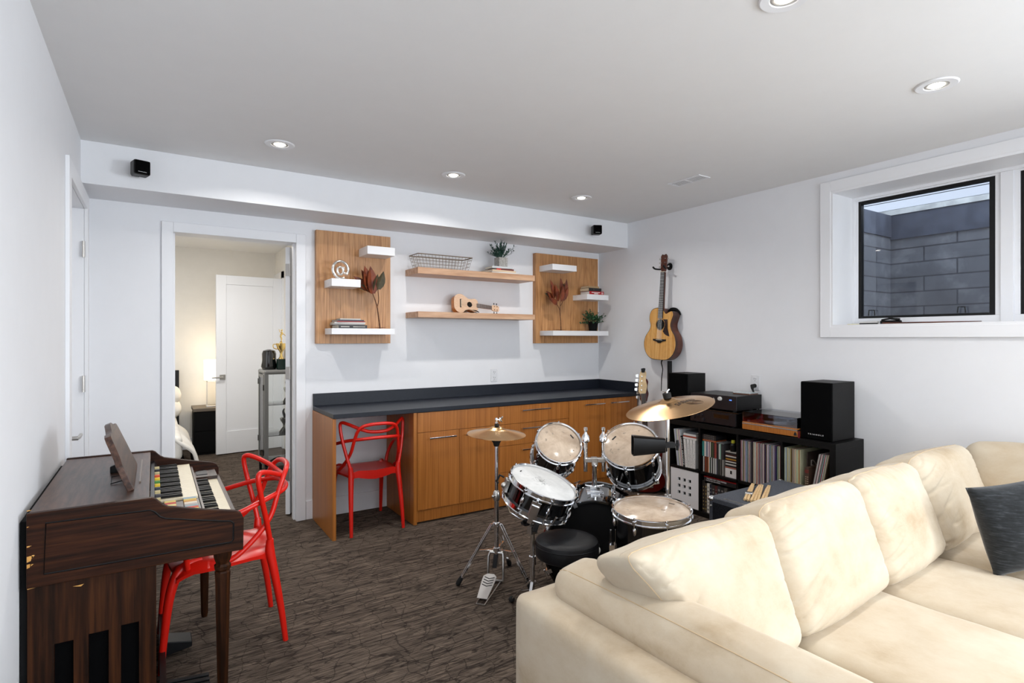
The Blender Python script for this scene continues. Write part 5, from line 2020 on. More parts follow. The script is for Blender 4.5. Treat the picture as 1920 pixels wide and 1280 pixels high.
loudspeaker('black loudspeaker at the window end of the shelf unit', (3.820, 1.973, KZ + .0005), .218, .300, .398, 'T R I A N G L E')
loudspeaker('black loudspeaker at the corner end of the shelf unit', (3.802, 3.163, KZ + .0005), .202, .240, .398, 'T R I A N G L E')
t_ = thing('stereo_receiver', 'black stereo receiver on the shelf unit, under the amplifier', 'receiver', (3.802, 2.690, KZ + .0005))
B(0, .33, 0, .435, .010, .112).build('case', M['black'], t_, bevel=.003)
B(-.006, -.0002, .002, .433, .012, .110).build('front_panel', flat('panelblack', 20, 19, 24, .3), t_, bevel=.001)
for (x, y) in ((.03, .04), (.03, .395), (.29, .04), (.29, .395)):
    MB().cyl((x, y, 0), (x, y, .011), .016, n=12).build('foot', M['rubber'], t_)
for (y, z) in ((.395, .085), (.395, .045), (.352, .070), (.318, .070), (.30, .035)):
    MB().cyl((-.018, y, z), (-.006, y, z), .012, n=14).build('knob', flat('knobdark', 34, 33, 38, .3), t_)
B(-.0068, -.006, .06, .20, .062, .092).build('display', M['gloss_black'], t_)
tag(place(B(0, .36, 0, .47, 0, .008).build('glass_board', M['gloss_black'], None, bevel=.001), (3.795, 2.665, KZ + .1130)), 'thin black board between the receiver and the amplifier', 'board')
t_ = thing('amplifier', 'black amplifier on the thin board, with one pale knob', 'amplifier', (3.802, 2.684, KZ + .1215))
B(0, .325, 0, .435, .012, .126).build('case', M['black'], t_, bevel=.003)
B(-.006, -.0002, .001, .434, .014, .125).build('front_panel', flat('panelblack', 20, 19, 24, .3), t_, bevel=.001)
for (x, y) in ((.03, .04), (.03, .395), (.29, .04), (.29, .395)):
    MB().cyl((x, y, 0), (x, y, .013), .015, n=12).build('foot', M['rubber'], t_)
MB().lathe([(0, .018), (.012, .018), (.016, .013), (.017, 0), (0, 0)], 18, frame((-.006, .145, .098), za=(-1, 0, 0))).build('volume_knob', flat('paleknob', 206, 204, 200, .25), t_)
for y in (.196, .236, .275):
    MB().tube([(-.008, y, .082), (-.008, y + .012, .100)], .003, 6).build('lever_switch', M['steel'], t_)
B(-.0068, -.006, .040, .062, .090, .098).build('indicator', emit('blue_indicator', (.10, .25, .9, 1), .8), t_)
t_ = thing('disc_case', 'flat brown disc case lying on the amplifier', 'case', (3.98, 2.695, KZ + .2482), .05)
B(0, .125, 0, .145, 0, .010).build('case', flat('disccase', 108, 76, 62, .3), t_, bevel=.001)
B(.001, .124, .001, .144, .0102, .0145).build('sleeve', flat('discsleeve', 190, 204, 208, .15), t_)
t_ = thing('turntable', 'turntable with a wooden plinth and a smoked dust cover', 'turntable', (3.800, 2.200, KZ + .0005))
B(0, .345, 0, .435, .006, .046).build('plinth', M['teak'], t_, bevel=.002)
B(-.001, .346, -.001, .436, .0462, .0545).build('trim_band', M['steel'], t_, bevel=.001)
B(0, .345, 0, .435, .0547, .064).build('top_board', M['teak'], t_, bevel=.002)
for (x, y) in ((.03, .03), (.03, .40), (.31, .03), (.31, .40)):
    MB().cyl((x, y, -.0004), (x, y, .008), .02, n=12).build('foot', M['rubber'], t_)
MB().lathe([(0, .066), (.148, .066), (.152, .070), (.152, .086), (.148, .089), (0, .089)], 48, Matrix.Translation((.168, .245, 0))).build('platter', M['steel'], t_)
MB().lathe([(0, .0895), (.146, .0895), (.146, .0925), (.01, .0925), (0, .097)], 48, Matrix.Translation((.168, .245, 0))).build('record', M['gloss_black'], t_)
mb = MB().tube([(.275, .052, .105), (.20, .060, .107), (.09, .110, .102)], .0045, 8)
mb.cyl((.275, .052, .064), (.275, .052, .112), .014, n=14)
mb.box(.07, .10, .10, .12, .094, .106)
mb.build('tonearm', M['steel'], t_)
MB().cyl((.03, .40, .064), (.03, .40, .078), .012, n=12).build('speed_knob', M['steel'], t_)
MB().cyl((.012, .015, .012), (.018, .015, .040), .018, n=12).build('front_knob', M['black'], t_)
mb = MB()
cz0, cz1, tk = .0648, .138, .003
mb.box(.002, .343, .002, .433, cz1 - tk, cz1)
mb.box(.002, .002 + tk, .002, .433, cz0, cz1 - tk)
mb.box(.343 - tk, .343, .002, .433, cz0, cz1 - tk)
mb.box(.002 + tk, .343 - tk, .002, .002 + tk, cz0, cz1 - tk)
mb.box(.002 + tk, .343 - tk, .433 - tk, .433, cz0, cz1 - tk)
mb.build('dust_cover', M['smoke'], t_, smooth=False)
tag(place(B(0, .02, 0, .006, 0, .045).build('red_strip', flat('redstrip', 110, 24, 26), None), (3.806, 2.1935, KZ + .0005)), 'narrow dark red strip between the turntable and the right loudspeaker', 'strip')

# guitar amplifier behind the sofa with the drumsticks on it
AXX, AYY = 2.80, 1.83
t_ = thing('guitar_amplifier', 'grey covered guitar amplifier behind the sofa with metal corners', 'amplifier', (AXX, 1.868, 0))
AW, AD, AH = .735, .300, .520
B(0, AW, 0, AD, .012, AH).build('cabinet', M['tolex'], t_, bevel=.010, seg=3)
B(.02, AW - .02, -.004, .0005, .04, AH - .04).build('grille_cloth', M['tolex_dark'], t_)
for (x, y) in ((.05, .05), (AW - .05, .05), (.05, AD - .05), (AW - .05, AD - .05)):
    MB().cyl((x, y, 0), (x, y, .014), .016, n=12).build('foot', M['rubber'], t_)
B(-.002, .004, .03, AD - .03, .02, AH - .03).build('side_cloth', M['tolex_dark'], t_)
for (x, y) in ((.012, AD - .012), (.012, .012), (AW - .012, .012), (AW - .012, AD - .012)):
    MB().ball((x, y, AH - .013), .024, 8, sx=.95, sy=.95, sz=.75).build('corner_cap', M['chrome'], t_)
B(.012, .030, .035, AD - .09, AH - .0005, AH + .0015).build('edge_strip', M['steel'], t_)
B(AW - .030, AW - .012, .035, AD - .05, AH - .0005, AH + .0015).build('edge_strip', M['steel'], t_)
MB().ball((-.004, AD - .02, AH - .052), .007, 6).build('screw', M['steel'], t_)
zz = AH + .0085
sd = Vector((.88, .47, 0)).normalized()
sp = Vector((-sd.y, sd.x, 0))
base = Vector((2.885, 1.985, zz))
stick = None
WH = ['leftmost drumstick of the bundle on the grey amplifier', 'drumstick second from the left, under the paper band', 'drumstick third from the left on the grey amplifier', 'drumstick fourth from the left on the grey amplifier', 'drumstick fifth from the left on the grey amplifier', 'drumstick sixth from the left on the grey amplifier', 'rightmost drumstick of the bundle on the grey amplifier']
for k in range(7):
    a = base - sp * (.0175 * k) + sd * (-.006 * (k % 3)) + sd * (.012 if k == 5 else 0)
    rot = math.atan2(sd.y, sd.x) + (.02 * math.sin(k * 2.1))
    if stick is None:
        stick = MB(frame((0, 0, 0), za=(1, 0, 0))).lathe([(0, 0), (.0066, .001), (.0078, .004), (.0078, .30), (.0062, .35), (.0042, .388), (.0050, .395), (.0052, .402), (.0030, .408), (0, .409)], 14).build('drumstick', M['stick'], None)
        o = stick
    else:
        o = stick.copy()
        COL.objects.link(o)
    tag(place(o, a, rot), WH[k], 'drumstick', 'drumsticks on the amplifier')
mb = MB(frame(base + sd * .135 - sp * .009, xa=sd, ya=sp))
mb.box(-.028, .028, -.0185, .0185, .0082, .0092)
mb.box(-.028, .028, .0185, .0195, -.008, .0092)
mb.box(-.028, .028, -.0195, -.0185, -.008, .0092)
o = mb.build('paper_band', flat('bandwhite', 226, 224, 222), None, smooth=False)
tag(o, 'black and white paper band around the two left drumsticks', 'paper band')
mb = MB(frame(base + sd * .135 - sp * .009, xa=sd, ya=sp))
mb.box(.002, .026, -.0186, .0186, .0092, .0095)
mb.box(-.016, -.010, -.012, .012, .0092, .0094)
mb.build('print', M['ink'], o, smooth=False)
# ------------------------------------------------------------------ the sofa
SRZ = math.radians(2.2)
t_ = sofa = thing('sectional_sofa', 'large cream suede corner sofa in front of the drums', 'sofa', (1.040, 1.590, 0), SRZ)


def pillow(mb, w, d, h, m, n=22, gather=0.0, paths=None, bulge=(.10, .10, .10), rr=.35, wr=.006, seed=0, fs=3.0, sag=0.0, squeeze=0.0):
    """soft box of size w,d,h centred at the origin of m: rounded edges, puffed faces, small wrinkles"""
    hx, hy, hz = w / 2, d / 2, h / 2
    r = rr * min(hx, hy, hz)
    cache = {}

    def vert(p, raw=False):
        key = tuple(round(q * n) for q in p)
        if not raw and key in cache:
            return cache[key]
        P = Vector((p[0] * hx, p[1] * hy, p[2] * hz))
        I = Vector((max(-hx + r, min(hx - r, P.x)), max(-hy + r, min(hy - r, P.y)), max(-hz + r, min(hz - r, P.z))))
        dlt = P - I
        if dlt.length > 1e-9:
            P = I + dlt.normalized() * r
        ux, uy, uz = P.x / hx, P.y / hy, P.z / hz
        b0 = Vector((ux * bulge[0] * (1 - uy * uy) * (1 - uz * uz), uy * bulge[1] * (1 - ux * ux) * (1 - uz * uz), uz * bulge[2] * (1 - ux * ux) * (1 - uy * uy)))
        P = P + b0
        N = P.normalized()
        e = max(abs(p[0]), abs(p[2]), abs(p[1]) if hy > .2 else 0)
        wv = noise.noise(P * fs + Vector((seed * 7.3, seed * 3.1, 0))) * wr * 1.6 + noise.noise(Vector((P.x * 9, P.y * 9, P.z * 4)) + Vector((seed, 0, seed * 2))) * wr * .7
        if gather:
            ex = max(0.0, (abs(ux) - .55) / .45) ** 1.5
            ez = max(0.0, (uz - .45) / .55) ** 1.5 * (1 - abs(ux) ** 6)
            gx = noise.noise(Vector((seed * 3.7 + P.x * 2.0, P.y * 6, P.z * 26 + P.x * 8)))
            gz = noise.noise(Vector((P.x * 24 + seed, P.y * 4, P.z * 3)))
            el = max(0.0, (-ux - .25) / .75) if ux < 0 else .30 * max(0.0, (ux - .6) / .4)
            cr = noise.noise(Vector((P.x * 3.0 + seed * 5.1, P.z * 19 - P.x * 6, seed)))
            cr = -max(0.0, 1 - abs(cr) / .16) ** 1.3
            ct = noise.noise(Vector((P.x * 17 + seed * 2.3, P.z * 4, seed + 9)))
            ct = -max(0.0, 1 - abs(ct) / .13) ** 1.3
            fade = min(1.0, (1 - abs(ux)) / .06)
            P.y -= gather * (cr * el * fade + .55 * ct * ez) * (1 if uy < -.3 else 0) * (1 if hy > .09 and hz > .1 else 0)
            P.z += gather * gx * ex * (1 if hz < .1 else 0)
        P = P + N * wv
        P.z -= sag * (1 - ux * ux) * max(0, uz)
        if squeeze and P.x < 0:
            P.x += squeeze * max(0, 1 - (P.z / hz + 1) / 2) ** .8 * abs(P.x / hx)
        if raw:
            return P + N * .0006
        v = mb.v(P, m)
        cache[key] = v
        return v
    for ax in range(3):
        for sg in (-1, 1):
            for i in range(n):
                for j in range(n):
                    q = []
                    for (a, b_) in ((i, j), (i + 1, j), (i + 1, j + 1), (i, j + 1)):
                        p = [0, 0, 0]
                        p[ax] = sg
                        p[(ax + 1) % 3] = -1 + 2 * a / n
                        p[(ax + 2) % 3] = -1 + 2 * b_ / n
                        q.append(vert(p))
                    mb.f(q)
    return [[m @ vert(p, True) for p in path] for path in (paths or [])]


def cushion(name, w, d, h, c, rot, **kw):
    m_ = Matrix.Translation(c) @ Euler(rot).to_matrix().to_4x4()
    mb = MB()
    ps_ = pillow(mb, w, d, h, m_, **kw)
    o = mb.build(name, M['suede'], sofa, angle=180)
    for pts in ps_:
        MB().tube(pts, .0017, 5).build('seam', M['suede_seam'], o)
    return o, m_


# frame: left arm, long back, seat base, right-hand return
mb = MB()
pillow(mb, .250, 1.56, .55, Matrix.Translation((.112, -.775, .325)), n=26, bulge=(.003, .003, .006), rr=.30, wr=.004, seed=2)
mb.build('arm', M['suede'], sofa, angle=180)
mb = MB()
pillow(mb, 2.83, .22, .56, Matrix.Translation((1.655, -.112, .330)), n=22, bulge=(.0, .004, .006), rr=.45, wr=.003, seed=3)
mb.build('back_frame', M['suede'], sofa, angle=180)
mb = MB()
pillow(mb, 2.80, .95, .26, Matrix.Translation((1.65, -.70, .175)), n=14, bulge=(.0, .0, .0), rr=.2, wr=.0, seed=4)
pillow(mb, .92, 1.2, .26, Matrix.Translation((2.60, -1.75, .175)), n=10, bulge=(.0, .0, .0), rr=.2, wr=.0, seed=4)
mb.build('seat_base', M['suede'], sofa, angle=180)
mb = MB()
pillow(mb, .20, 2.3, .56, Matrix.Translation((2.975, -1.36, .330)), n=18, bulge=(.0, .0, .004), rr=.45, wr=.003, seed=6)
mb.build('return_frame', M['suede'], sofa, angle=180)
for (x, y) in ((.10, -.10), (2.95, -.10), (.10, -1.45), (2.95, -2.4), (1.5, -.10)):
    MB().cyl((x, y, 0), (x, y, .052), .025, .03, 12).build('foot', M['black'], sofa)
# seat cushions
for k, (x0, x1, y0, y1) in enumerate(((.245, .735, -1.30, -.30), (.742, 1.400, -1.30, -.30), (1.407, 2.010, -1.30, -.30), (2.017, 2.80, -1.05, -.30), (2.05, 2.80, -1.85, -1.06))):
    cushion('seat_cushion', x1 - x0, y1 - y0, .165, ((x0 + x1) / 2, (y0 + y1) / 2, .372), (0, 0, 0), n=24, bulge=(.004, .004, .022), rr=.55, wr=.007, seed=10 + k, gather=.006)
# back cushions, leaning back; the first is squeezed by the arm roll
def boxing(ys):
    """the stitched line where the front of a boxed cushion meets its border"""
    q = [i / 24 for i in range(25)]
    side = [(-1, ys, -1 + 2 * v) for v in q[2:]]
    top = [(-1 + 2 * v, ys, 1) for v in q[1:-1]]
    return [side + top + [(1, ys, 1 - 2 * v) for v in q[:-2]]]


for k, (x0, x1, zc, rx) in enumerate(((.050, .735, .622, -20), (.735, 1.405, .642, -20), (1.405, 2.000, .646, -20), (1.995, 2.690, .652, -19))):
    w = x1 - x0
    o, m_ = cushion('back_cushion', w + .010, .235, .425, ((x0 + x1) / 2, -.445, zc), (math.radians(rx), 0, 0), n=64, bulge=(.006, .024, .014), rr=.50, wr=.008, seed=20 + k, fs=2.6, squeeze=.30 if k == 0 else 0, gather=.016, paths=boxing(-.62))
# back cushion of the return, along the right wall
cushion('back_cushion', .74, .27, .44, (2.83, -.80, .665), (math.radians(-14), 0, -PI / 2), n=24, bulge=(.008, .026, .016), rr=.62, wr=.008, seed=31)
cushion('back_cushion', .66, .27, .44, (2.83, -1.52, .665), (math.radians(-14), 0, -PI / 2), n=20, bulge=(.008, .026, .016), rr=.62, wr=.008, seed=32)
# soft roll resting along the arm
cushion('arm_cushion', .205, 1.40, .140, (.188, -.765, .626), (0, math.radians(-6), 0), n=40, bulge=(.010, .020, .026), rr=1.0, wr=.007, seed=40, gather=.006, paths=[[(-.62, -1 + 2 * i / 30, 1) for i in range(31)]])

# loose dark cushion
pl_m = frame((3.130, .812, .668), xa=(.77, -.63, -.08), za=(-.05, .25, .97))
mb = MB()
n = 24
cache = {}
HW = .188


def pv(i, j, s_):
    u, v = -1 + 2 * i / n, -1 + 2 * j / n
    edge = i in (0, n) or j in (0, n)
    key = (i, j, 0 if edge else s_)
    if key not in cache:
        th = .078 * ((1 - u * u) * (1 - v * v)) ** .45
        k_ = 1 - .07 * (1 - abs(u) ** 2) * abs(v) ** 3
        k2 = 1 - .07 * (1 - abs(v) ** 2) * abs(u) ** 3
        p = Vector((u * HW * k2, s_ * th, v * HW * k_))
        p.y += noise.noise(p * 9) * .010 * (0 if edge else 1)
        cache[key] = mb.v(p, pl_m)
    return cache[key]


for s_ in (-1, 1):
    for i in range(n):
        for j in range(n):
            mb.f([pv(i, j, s_), pv(i + 1, j, s_), pv(i + 1, j + 1, s_), pv(i, j + 1, s_)])
tag(mb.build('throw_cushion', M['velvet'], None, angle=180), 'charcoal velvet throw cushion leaning on the cream sofa', 'cushion')
# ------------------------------------------------------------------ instruments on the wall, in the corner and on the shelf
def closed_spline(pts, n=6):
    return [(p.x, p.y) for p in catmull([(x, y, 0) for (x, y) in pts], n, True)]


def strings(parent, n, w0, w1, y0, y1, z0, z1, r=.0006):
    mb = MB()
    for k in range(n):
        f = -.5 + k / (n - 1)
        mb.tube([(f * w0, y0, z0), (f * w1, y1, z1)], r, 4)
    o = mb.build('strings', M['steel'], parent, smooth=False)
    return o


# acoustic guitar: local x to the right seen from the front, y towards the head, z out of the top
gm = frame((4.045, 3.700, 1.262), xa=(0, -1, 0), za=(-1, 0, .03))
gm = gm @ Matrix.Rotation(math.radians(-2.2), 4, 'Z')
t_ = thing('acoustic_guitar', 'natural acoustic guitar with a cutaway hanging on the right wall', 'guitar', mtx=gm)
body = [(0, 0), (.10, .008), (.168, .06), (.196, .14), (.180, .225), (.138, .285), (.122, .335), (.135, .385), (.150, .432), (.132, .462), (.095, .452), (.060, .440), (.030, .470),
        (0, .490), (-.06, .492), (-.112, .474), (-.138, .430), (-.138, .375), (-.122, .325), (-.138, .275), (-.182, .215), (-.197, .14), (-.168, .06), (-.10, .008)]
bp = closed_spline(body, 5)
MB().prism(bp, -.100, -.003).build('body', M['mahogany'], t_, bevel=.004)
MB().prism([(x * .995, y * .995 + .001) for (x, y) in bp], -.003, .0).build('soundboard', M['spruce'], t_, bevel=.001)
MB().tube([(x, y, -.0015) for (x, y) in bp], .0028, 5, closed=True).build('binding', M['black'], t_)
MB().cyl((0, .335, -.0002), (0, .335, .0006), .051, n=32).build('soundhole', M['black_matte'], t_)
MB().lathe([(.055, 0), (.056, .0008), (.0575, .0008), (.058, 0)], 36, Matrix.Translation((0, .335, 0))).build('rosette', M['rosewood'], t_)
pg = [(.030, .385), (.085, .385), (.088, .36), (.092, .30), (.118, .225), (.088, .232), (.058, .245), (.035, .270), (.047, .300), (.056, .335), (.048, .365)]
MB().prism(pg, .0002, .0016).build('pickguard', M['tortoise'], t_)
MB().prism([(-.078, .196), (.078, .196), (.078, .182), (.030, .172), (.014, .160), (-.014, .160), (-.030, .172), (-.078, .182)], 0, .009).build('bridge', M['black'], t_, bevel=.001)
MB().box(-.038, .038, .187, .190, .009, .0125).build('saddle', M['ivory'], t_)
MB().prism([(-.029, .395), (.029, .395), (.022, .835), (-.022, .835)], .001, .009).build('fretboard', M['rosewood'], t_)
mb = MB()
for k in range(20):
    y = .19 + .645 * 2 ** (-k / 12)
    w = .029 - .007 * (y - .395) / .44
    mb.box(-w, w, y - .0008, y + .0008, .009, .0102)
mb.build('frets', M['steel'], t_, smooth=False)
MB().prism([(-.026, .47), (.026, .47), (.021, .835), (-.021, .835)], -.022, .001).build('neck', M['mahogany'], t_, bevel=.006)
MB().box(-.022, .022, .834, .839, .001, .0115).build('nut', M['ivory'], t_)
MB().prism([(-.022, .838), (.022, .838), (.034, .870), (.036, .985), (.022, 1.005), (.008, .998), (-.008, .998), (-.022, 1.005), (-.036, .985), (-.034, .870)], -.016, -.001).build('headstock', M['mahogany'], t_, bevel=.002)
for sg in (-1, 1):
    for k in range(3):
        y = .885 + k * .038
        mb = MB().cyl((sg * .024, y, -.001), (sg * .024, y, .010), .004, n=8)
        mb.cyl((sg * .034, y, -.009), (sg * .052, y, -.009), .003, n=8)
        mb.ball((sg * .056, y, -.009), .009, 6, sx=.7, sz=.6)
        mb.build('tuning_peg', M['steel'], t_)
strings(t_, 6, .050, .036, .188, .838, .011, .0105)
MB().tube([(.0, .0, -.05), (-.004, -.03, -.045), (.010, -.09, -.05), (.004, -.18, -.05), (.012, -.30, -.045)], [.006, .005, .004, .0045, .0035], 6, sub=4).build('strap', M['black_matte'], t_)
mb = MB()
mb.tube([(.03, .455, -.065), (.060, .480, -.075), (.105, .478, -.080), (.135, .455, -.09), (.150, .430, -.095)], [.012, .020, .020, .016, .010], 8, sub=4)
mb.build('strap_end', M['black_matte'], t_)
t_ = thing('guitar_hanger', 'black wall hook holding up the acoustic guitar', 'hook', (XR, 3.675, 2.155))
mb = MB()
mb.ball((-.006, 0, 0), .036, 8, sx=.18)
mb.tube([(-.005, 0, 0), (-.06, 0, .0), (-.095, 0, -.01)], [.010, .008, .008], 8)
mb.build('plate', M['black'], t_)
MB().tube([(-.165, .065, -.008), (-.14, .060, -.026), (-.095, .030, -.03), (-.090, 0, -.02), (-.095, -.030, -.03), (-.14, -.060, -.026), (-.165, -.065, -.008)], .0085, 8, sub=4).build('yoke', M['rubber'], t_)
t_ = thing('guitar_stand_post', 'upright black post behind the corner loudspeaker below the guitar', 'post', (4.135, 3.645, 0))
MB().box(-.016, .016, -.016, .016, .02, 1.250).build('post', M['black'], t_, bevel=.003)
MB().box(-.06, .02, -.12, .12, 0, .02).build('foot', M['black'], t_, bevel=.003)


# two electric basses standing in the corner
def electric_bass(label, mtx, head_mat_, body_mat_, capo=False, group=None):
    t = thing('electric_bass', label, 'bass guitar', mtx=mtx, group=group)
    b_ = closed_spline([(0, .0), (.09, .01), (.15, .06), (.155, .13), (.125, .19), (.115, .24), (.14, .31), (.15, .39), (.125, .42), (.085, .37), (.05, .335), (0, .33), (-.05, .335), (-.09, .39), (-.135, .47), (-.165, .47), (-.155, .37), (-.125, .28), (-.135, .21), (-.165, .14), (-.155, .06), (-.09, .01)], 4)
    MB().prism(b_, -.042, 0).build('body', body_mat_, t, bevel=.008)
    MB().prism([(-.05, .06), (.10, .08), (.09, .20), (.105, .30), (.05, .33), (-.06, .33), (-.07, .2)], 0, .002).build('pickguard', flat('pickguardcream', 224, 220, 208, .3), t)
    MB().box(-.05, .05, .16, .20, .002, .012).build('pickup', M['black'], t)
    MB().box(-.04, .04, .045, .09, .0, .012).build('bridge', M['chrome'], t)
    MB().prism([(-.031, .25), (.031, .25), (.020, .93), (-.020, .93)], .003, .010).build('fretboard', M['rosewood'], t)
    MB().prism([(-.030, .30), (.030, .30), (.020, .93), (-.020, .93)], -.018, .003).build('neck', M['maple'], t, bevel=.006)
    hs = closed_spline([(-.020, .925), (.020, .925), (.034, .960), (.044, 1.005), (.036, 1.05), (.040, 1.09), (.044, 1.125), (.030, 1.150), (.006, 1.150), (-.016, 1.13), (-.026, 1.06), (-.040, .965), (-.036, .945)], 4)
    MB().prism(hs, -.016, .0).build('headstock', head_mat_, t, bevel=.002)
    for k in range(4):
        y = .965 + k * .043
        x = -.014 + k * .004
        mb = MB().cyl((x, y, 0), (x, y, .012), .008, .006, n=12)
        mb.cyl((x - .02, y, -.010), (-.052 + k * .006, y + .006, -.010), .004, n=8)
        mb.prism([(-.014, -.012), (.010, -.016), (.014, 0), (.010, .016), (-.014, .012)], -.0025, .0025, Matrix.Translation((-.062 + k * .006, y + .008, -.010)))
        mb.build('tuning_peg', M['steel'], t)
    strings(t, 4, .055, .032, .07, .935, .014, .012, .0012)
    if capo:
        MB().prism([(-.016, -.018), (.012, -.020), (.022, .016), (.010, .024), (-.018, .020)], -.012, .020, Matrix.Translation((.014, 1.150, 0))).build('tuner_clip', M['rubber'], t, bevel=.003)
    return t



head = Vector((3.945, 3.823, 1.150))


def lean(head, xa, za):
    m = frame((0, 0, 0), xa=xa, za=za)
    m.translation = Vector(head) - m.col[1].to_3d() * 1.145
    return m


electric_bass('electric bass with a pale maple headstock leaning in the far right corner', lean(head, (.78, -.62, 0.05), (-.6, -.76, .08)), M['maple'], M['cherry'], True)
head = Vector((4.020, 3.870, 1.065))
electric_bass('dark red headed electric bass behind the pale headed one', lean(head, (.82, -.57, .02), (-.57, -.81, .07)), M['cherry'], M['black'])

# ukulele on the lower long shelf, leaning back on its side
um = frame((2.305, 4.555, 1.7945), xa=(-.10, -.22, -.97), ya=(.985, -.02, -.105))
t_ = thing('ukulele', 'pale topped ukulele lying on its side on the lower long shelf', 'ukulele', mtx=um)
ub = closed_spline([(0, 0), (.055, .006), (.086, .040), (.088, .082), (.068, .122), (.054, .150), (.058, .185), (.064, .212), (.050, .240), (.02, .250), (-.02, .250), (-.050, .240), (-.064, .212), (-.058, .185), (-.054, .150), (-.068, .122), (-.088, .082), (-.086, .040), (-.055, .006)], 4)
MB().prism(ub, -.060, -.002).build('body', M['uke_side'], t_, bevel=.003)
MB().prism([(x * .99, y) for (x, y) in ub], -.002, .0005).build('soundboard', M['uke_top'], t_, bevel=.0008)
MB().cyl((0, .160, .0004), (0, .160, .0012), .026, n=24).build('soundhole', M['black_matte'], t_)
MB().box(-.040, .040, .060, .072, .0005, .007).build('bridge', M['rosewood'], t_, bevel=.001)
MB().box(-.032, .032, .068, .0705, .007, .009).build('saddle', M['ivory'], t_)
MB().prism([(-.020, .235), (.020, .235), (.017, .395), (-.017, .395)], .0005, .005).build('fretboard', flat('ukefret', 92, 78, 74), t_)
mb = MB()
for k in range(12):
    y = .07 + .325 * 2 ** (-k / 12)
    if y > .24:
        mb.box(-.018, .018, y - .0007, y + .0007, .005, .006)
mb.build('frets', M['steel'], t_, smooth=False)
MB().prism([(-.018, .23), (.018, .23), (.016, .395), (-.016, .395)], -.014, .0005).build('neck', M['uke_side'], t_, bevel=.004)
MB().prism([(-.016, .393), (.016, .393), (.030, .415), (.028, .470), (.012, .482), (0, .476), (-.012, .482), (-.028, .470), (-.030, .415)], -.012, 0).build('headstock', M['uke_top'], t_, bevel=.0015)
for sg in (-1, 1):
    for k in range(2):
        y = .425 + k * .03
        mb = MB().cyl((sg * .017, y, 0), (sg * .017, y, .007), .0035, n=8)
        mb.cyl((sg * .026, y, -.006), (sg * .042, y, -.006), .002, n=6)
        mb.ball((sg * .046, y, -.006), .007, 6, sx=.8, sz=.6)
        mb.build('tuning_peg', M['black'], t_)
strings(t_, 4, .034, .026, .070, .395, .0085, .0065, .0005)
t_ = thing('dry_leaf', 'curled olive dry leaf under the ukulele on the lower shelf', 'leaf', (2.44, 4.475, 1.6965))
mb = MB()
leaf(mb, (-.075, 0, .004), (.55, 0, .40), .10, .030, .35, fold=.4)
leaf(mb, (.08, .0, .004), (-.6, .05, .32), .11, .034, .3, fold=.4)
leaf(mb, (.0, .02, .006), (.9, -.1, .1), .08, .03, .2, fold=.4)
mb.build('blade', M['dry_green'], t_)

# ------------------------------------------------------------------ bedroom furniture seen through the doorway
t_ = thing('nightstand', 'black nightstand beside the bed in the next room', 'nightstand', (.425, 7.99, 0))
B(0, .42, 0, .42, .0, .545).build('body', M['black_matte'], t_, bevel=.003)
B(-.012, .43, -.012, .43, .5455, .585).build('top', flat('ashgrey', 96, 86, 74, .5), t_, bevel=.003)
B(.01, .41, -.006, -.0005, .30, .53).build('drawer', M['black_matte'], t_, bevel=.002)
B(.01, .41, -.006, -.0005, .03, .285).build('drawer', M['black_matte'], t_, bevel=.002)
t_ = thing('table_lamp', 'lit table lamp with a pale shade on the nightstand', 'lamp', (.660, 8.13, .586))
MB().lathe([(.118, .345), (.120, .345), (.120, .602), (.118, .602)], 32, closed=True).build('shade', M['shade'], t_)
mb = MB()
mb.box(-.090, -.080, -.006, .006, .018, .330)
mb.box(.080, .090, -.006, .006, .018, .330)
mb.box(-.090, .090, -.006, .006, .320, .330)
mb.box(-.005, .005, -.005, .005, .330, .375)
mb.build('frame', M['nickel'], t_)
B(-.095, .095, -.055, .055, 0, .018).build('base', M['nickel'], t_, bevel=.002)
MB().ball((0, 0, .43), .030, 8).build('bulb', emit('lamp_bulb', (1, .88, .68, 1), 12), t_)
pl = bpy.data.lights.new('table_lamp_light', 'POINT')
pl.energy = 1.3
pl.color = (1.0, .80, .52)
pl.shadow_soft_size = .11
po = bpy.data.objects.new('table_lamp_light', pl)
COL.objects.link(po)
po.location = (.66, 8.13, 1.30)
po2 = po.copy()
COL.objects.link(po2)
po2.location = (.66, 8.13, .89)
t_ = thing('bed', 'bed with white linen and a dark headboard in the next room', 'bed', (-.60, 6.35, 0))
B(0, .86, 0, 1.98, .0, .26).build('base', M['black_matte'], t_, bevel=.01)
B(.02, .84, .02, 1.98, .26, .50).build('mattress', M['linen'], t_, bevel=.05, seg=4)
B(-.02, .875, 1.99, 2.06, .05, 1.055).build('headboard', M['black'], t_, bevel=.005)
mb = MB()
n = 30


def duv(i, j):
    # across the bed (x), then hanging down its right side
    u, v = i / n, j / n
    s_ = u * 1.36
    y = .02 + v * 1.42
    wv = noise.noise(Vector((s_ * 3.0, y * 3.2, 1.3))) * .035
    flare = .5 - .5 * math.cos(v * 9.0)
    if s_ < .80:
        return (s_, y, .585 + wv - .10 * max(0, s_ - .62) / .18 * max(0, s_ - .62) / .18)
    q = (s_ - .80) / .56
    return (.80 + .10 * math.sin(min(1, q * 2) * PI / 2) + .09 * q + wv * 1.2, y - .03 * q, .485 - .40 * q * (.85 + .12 * flare) + wv * .3)


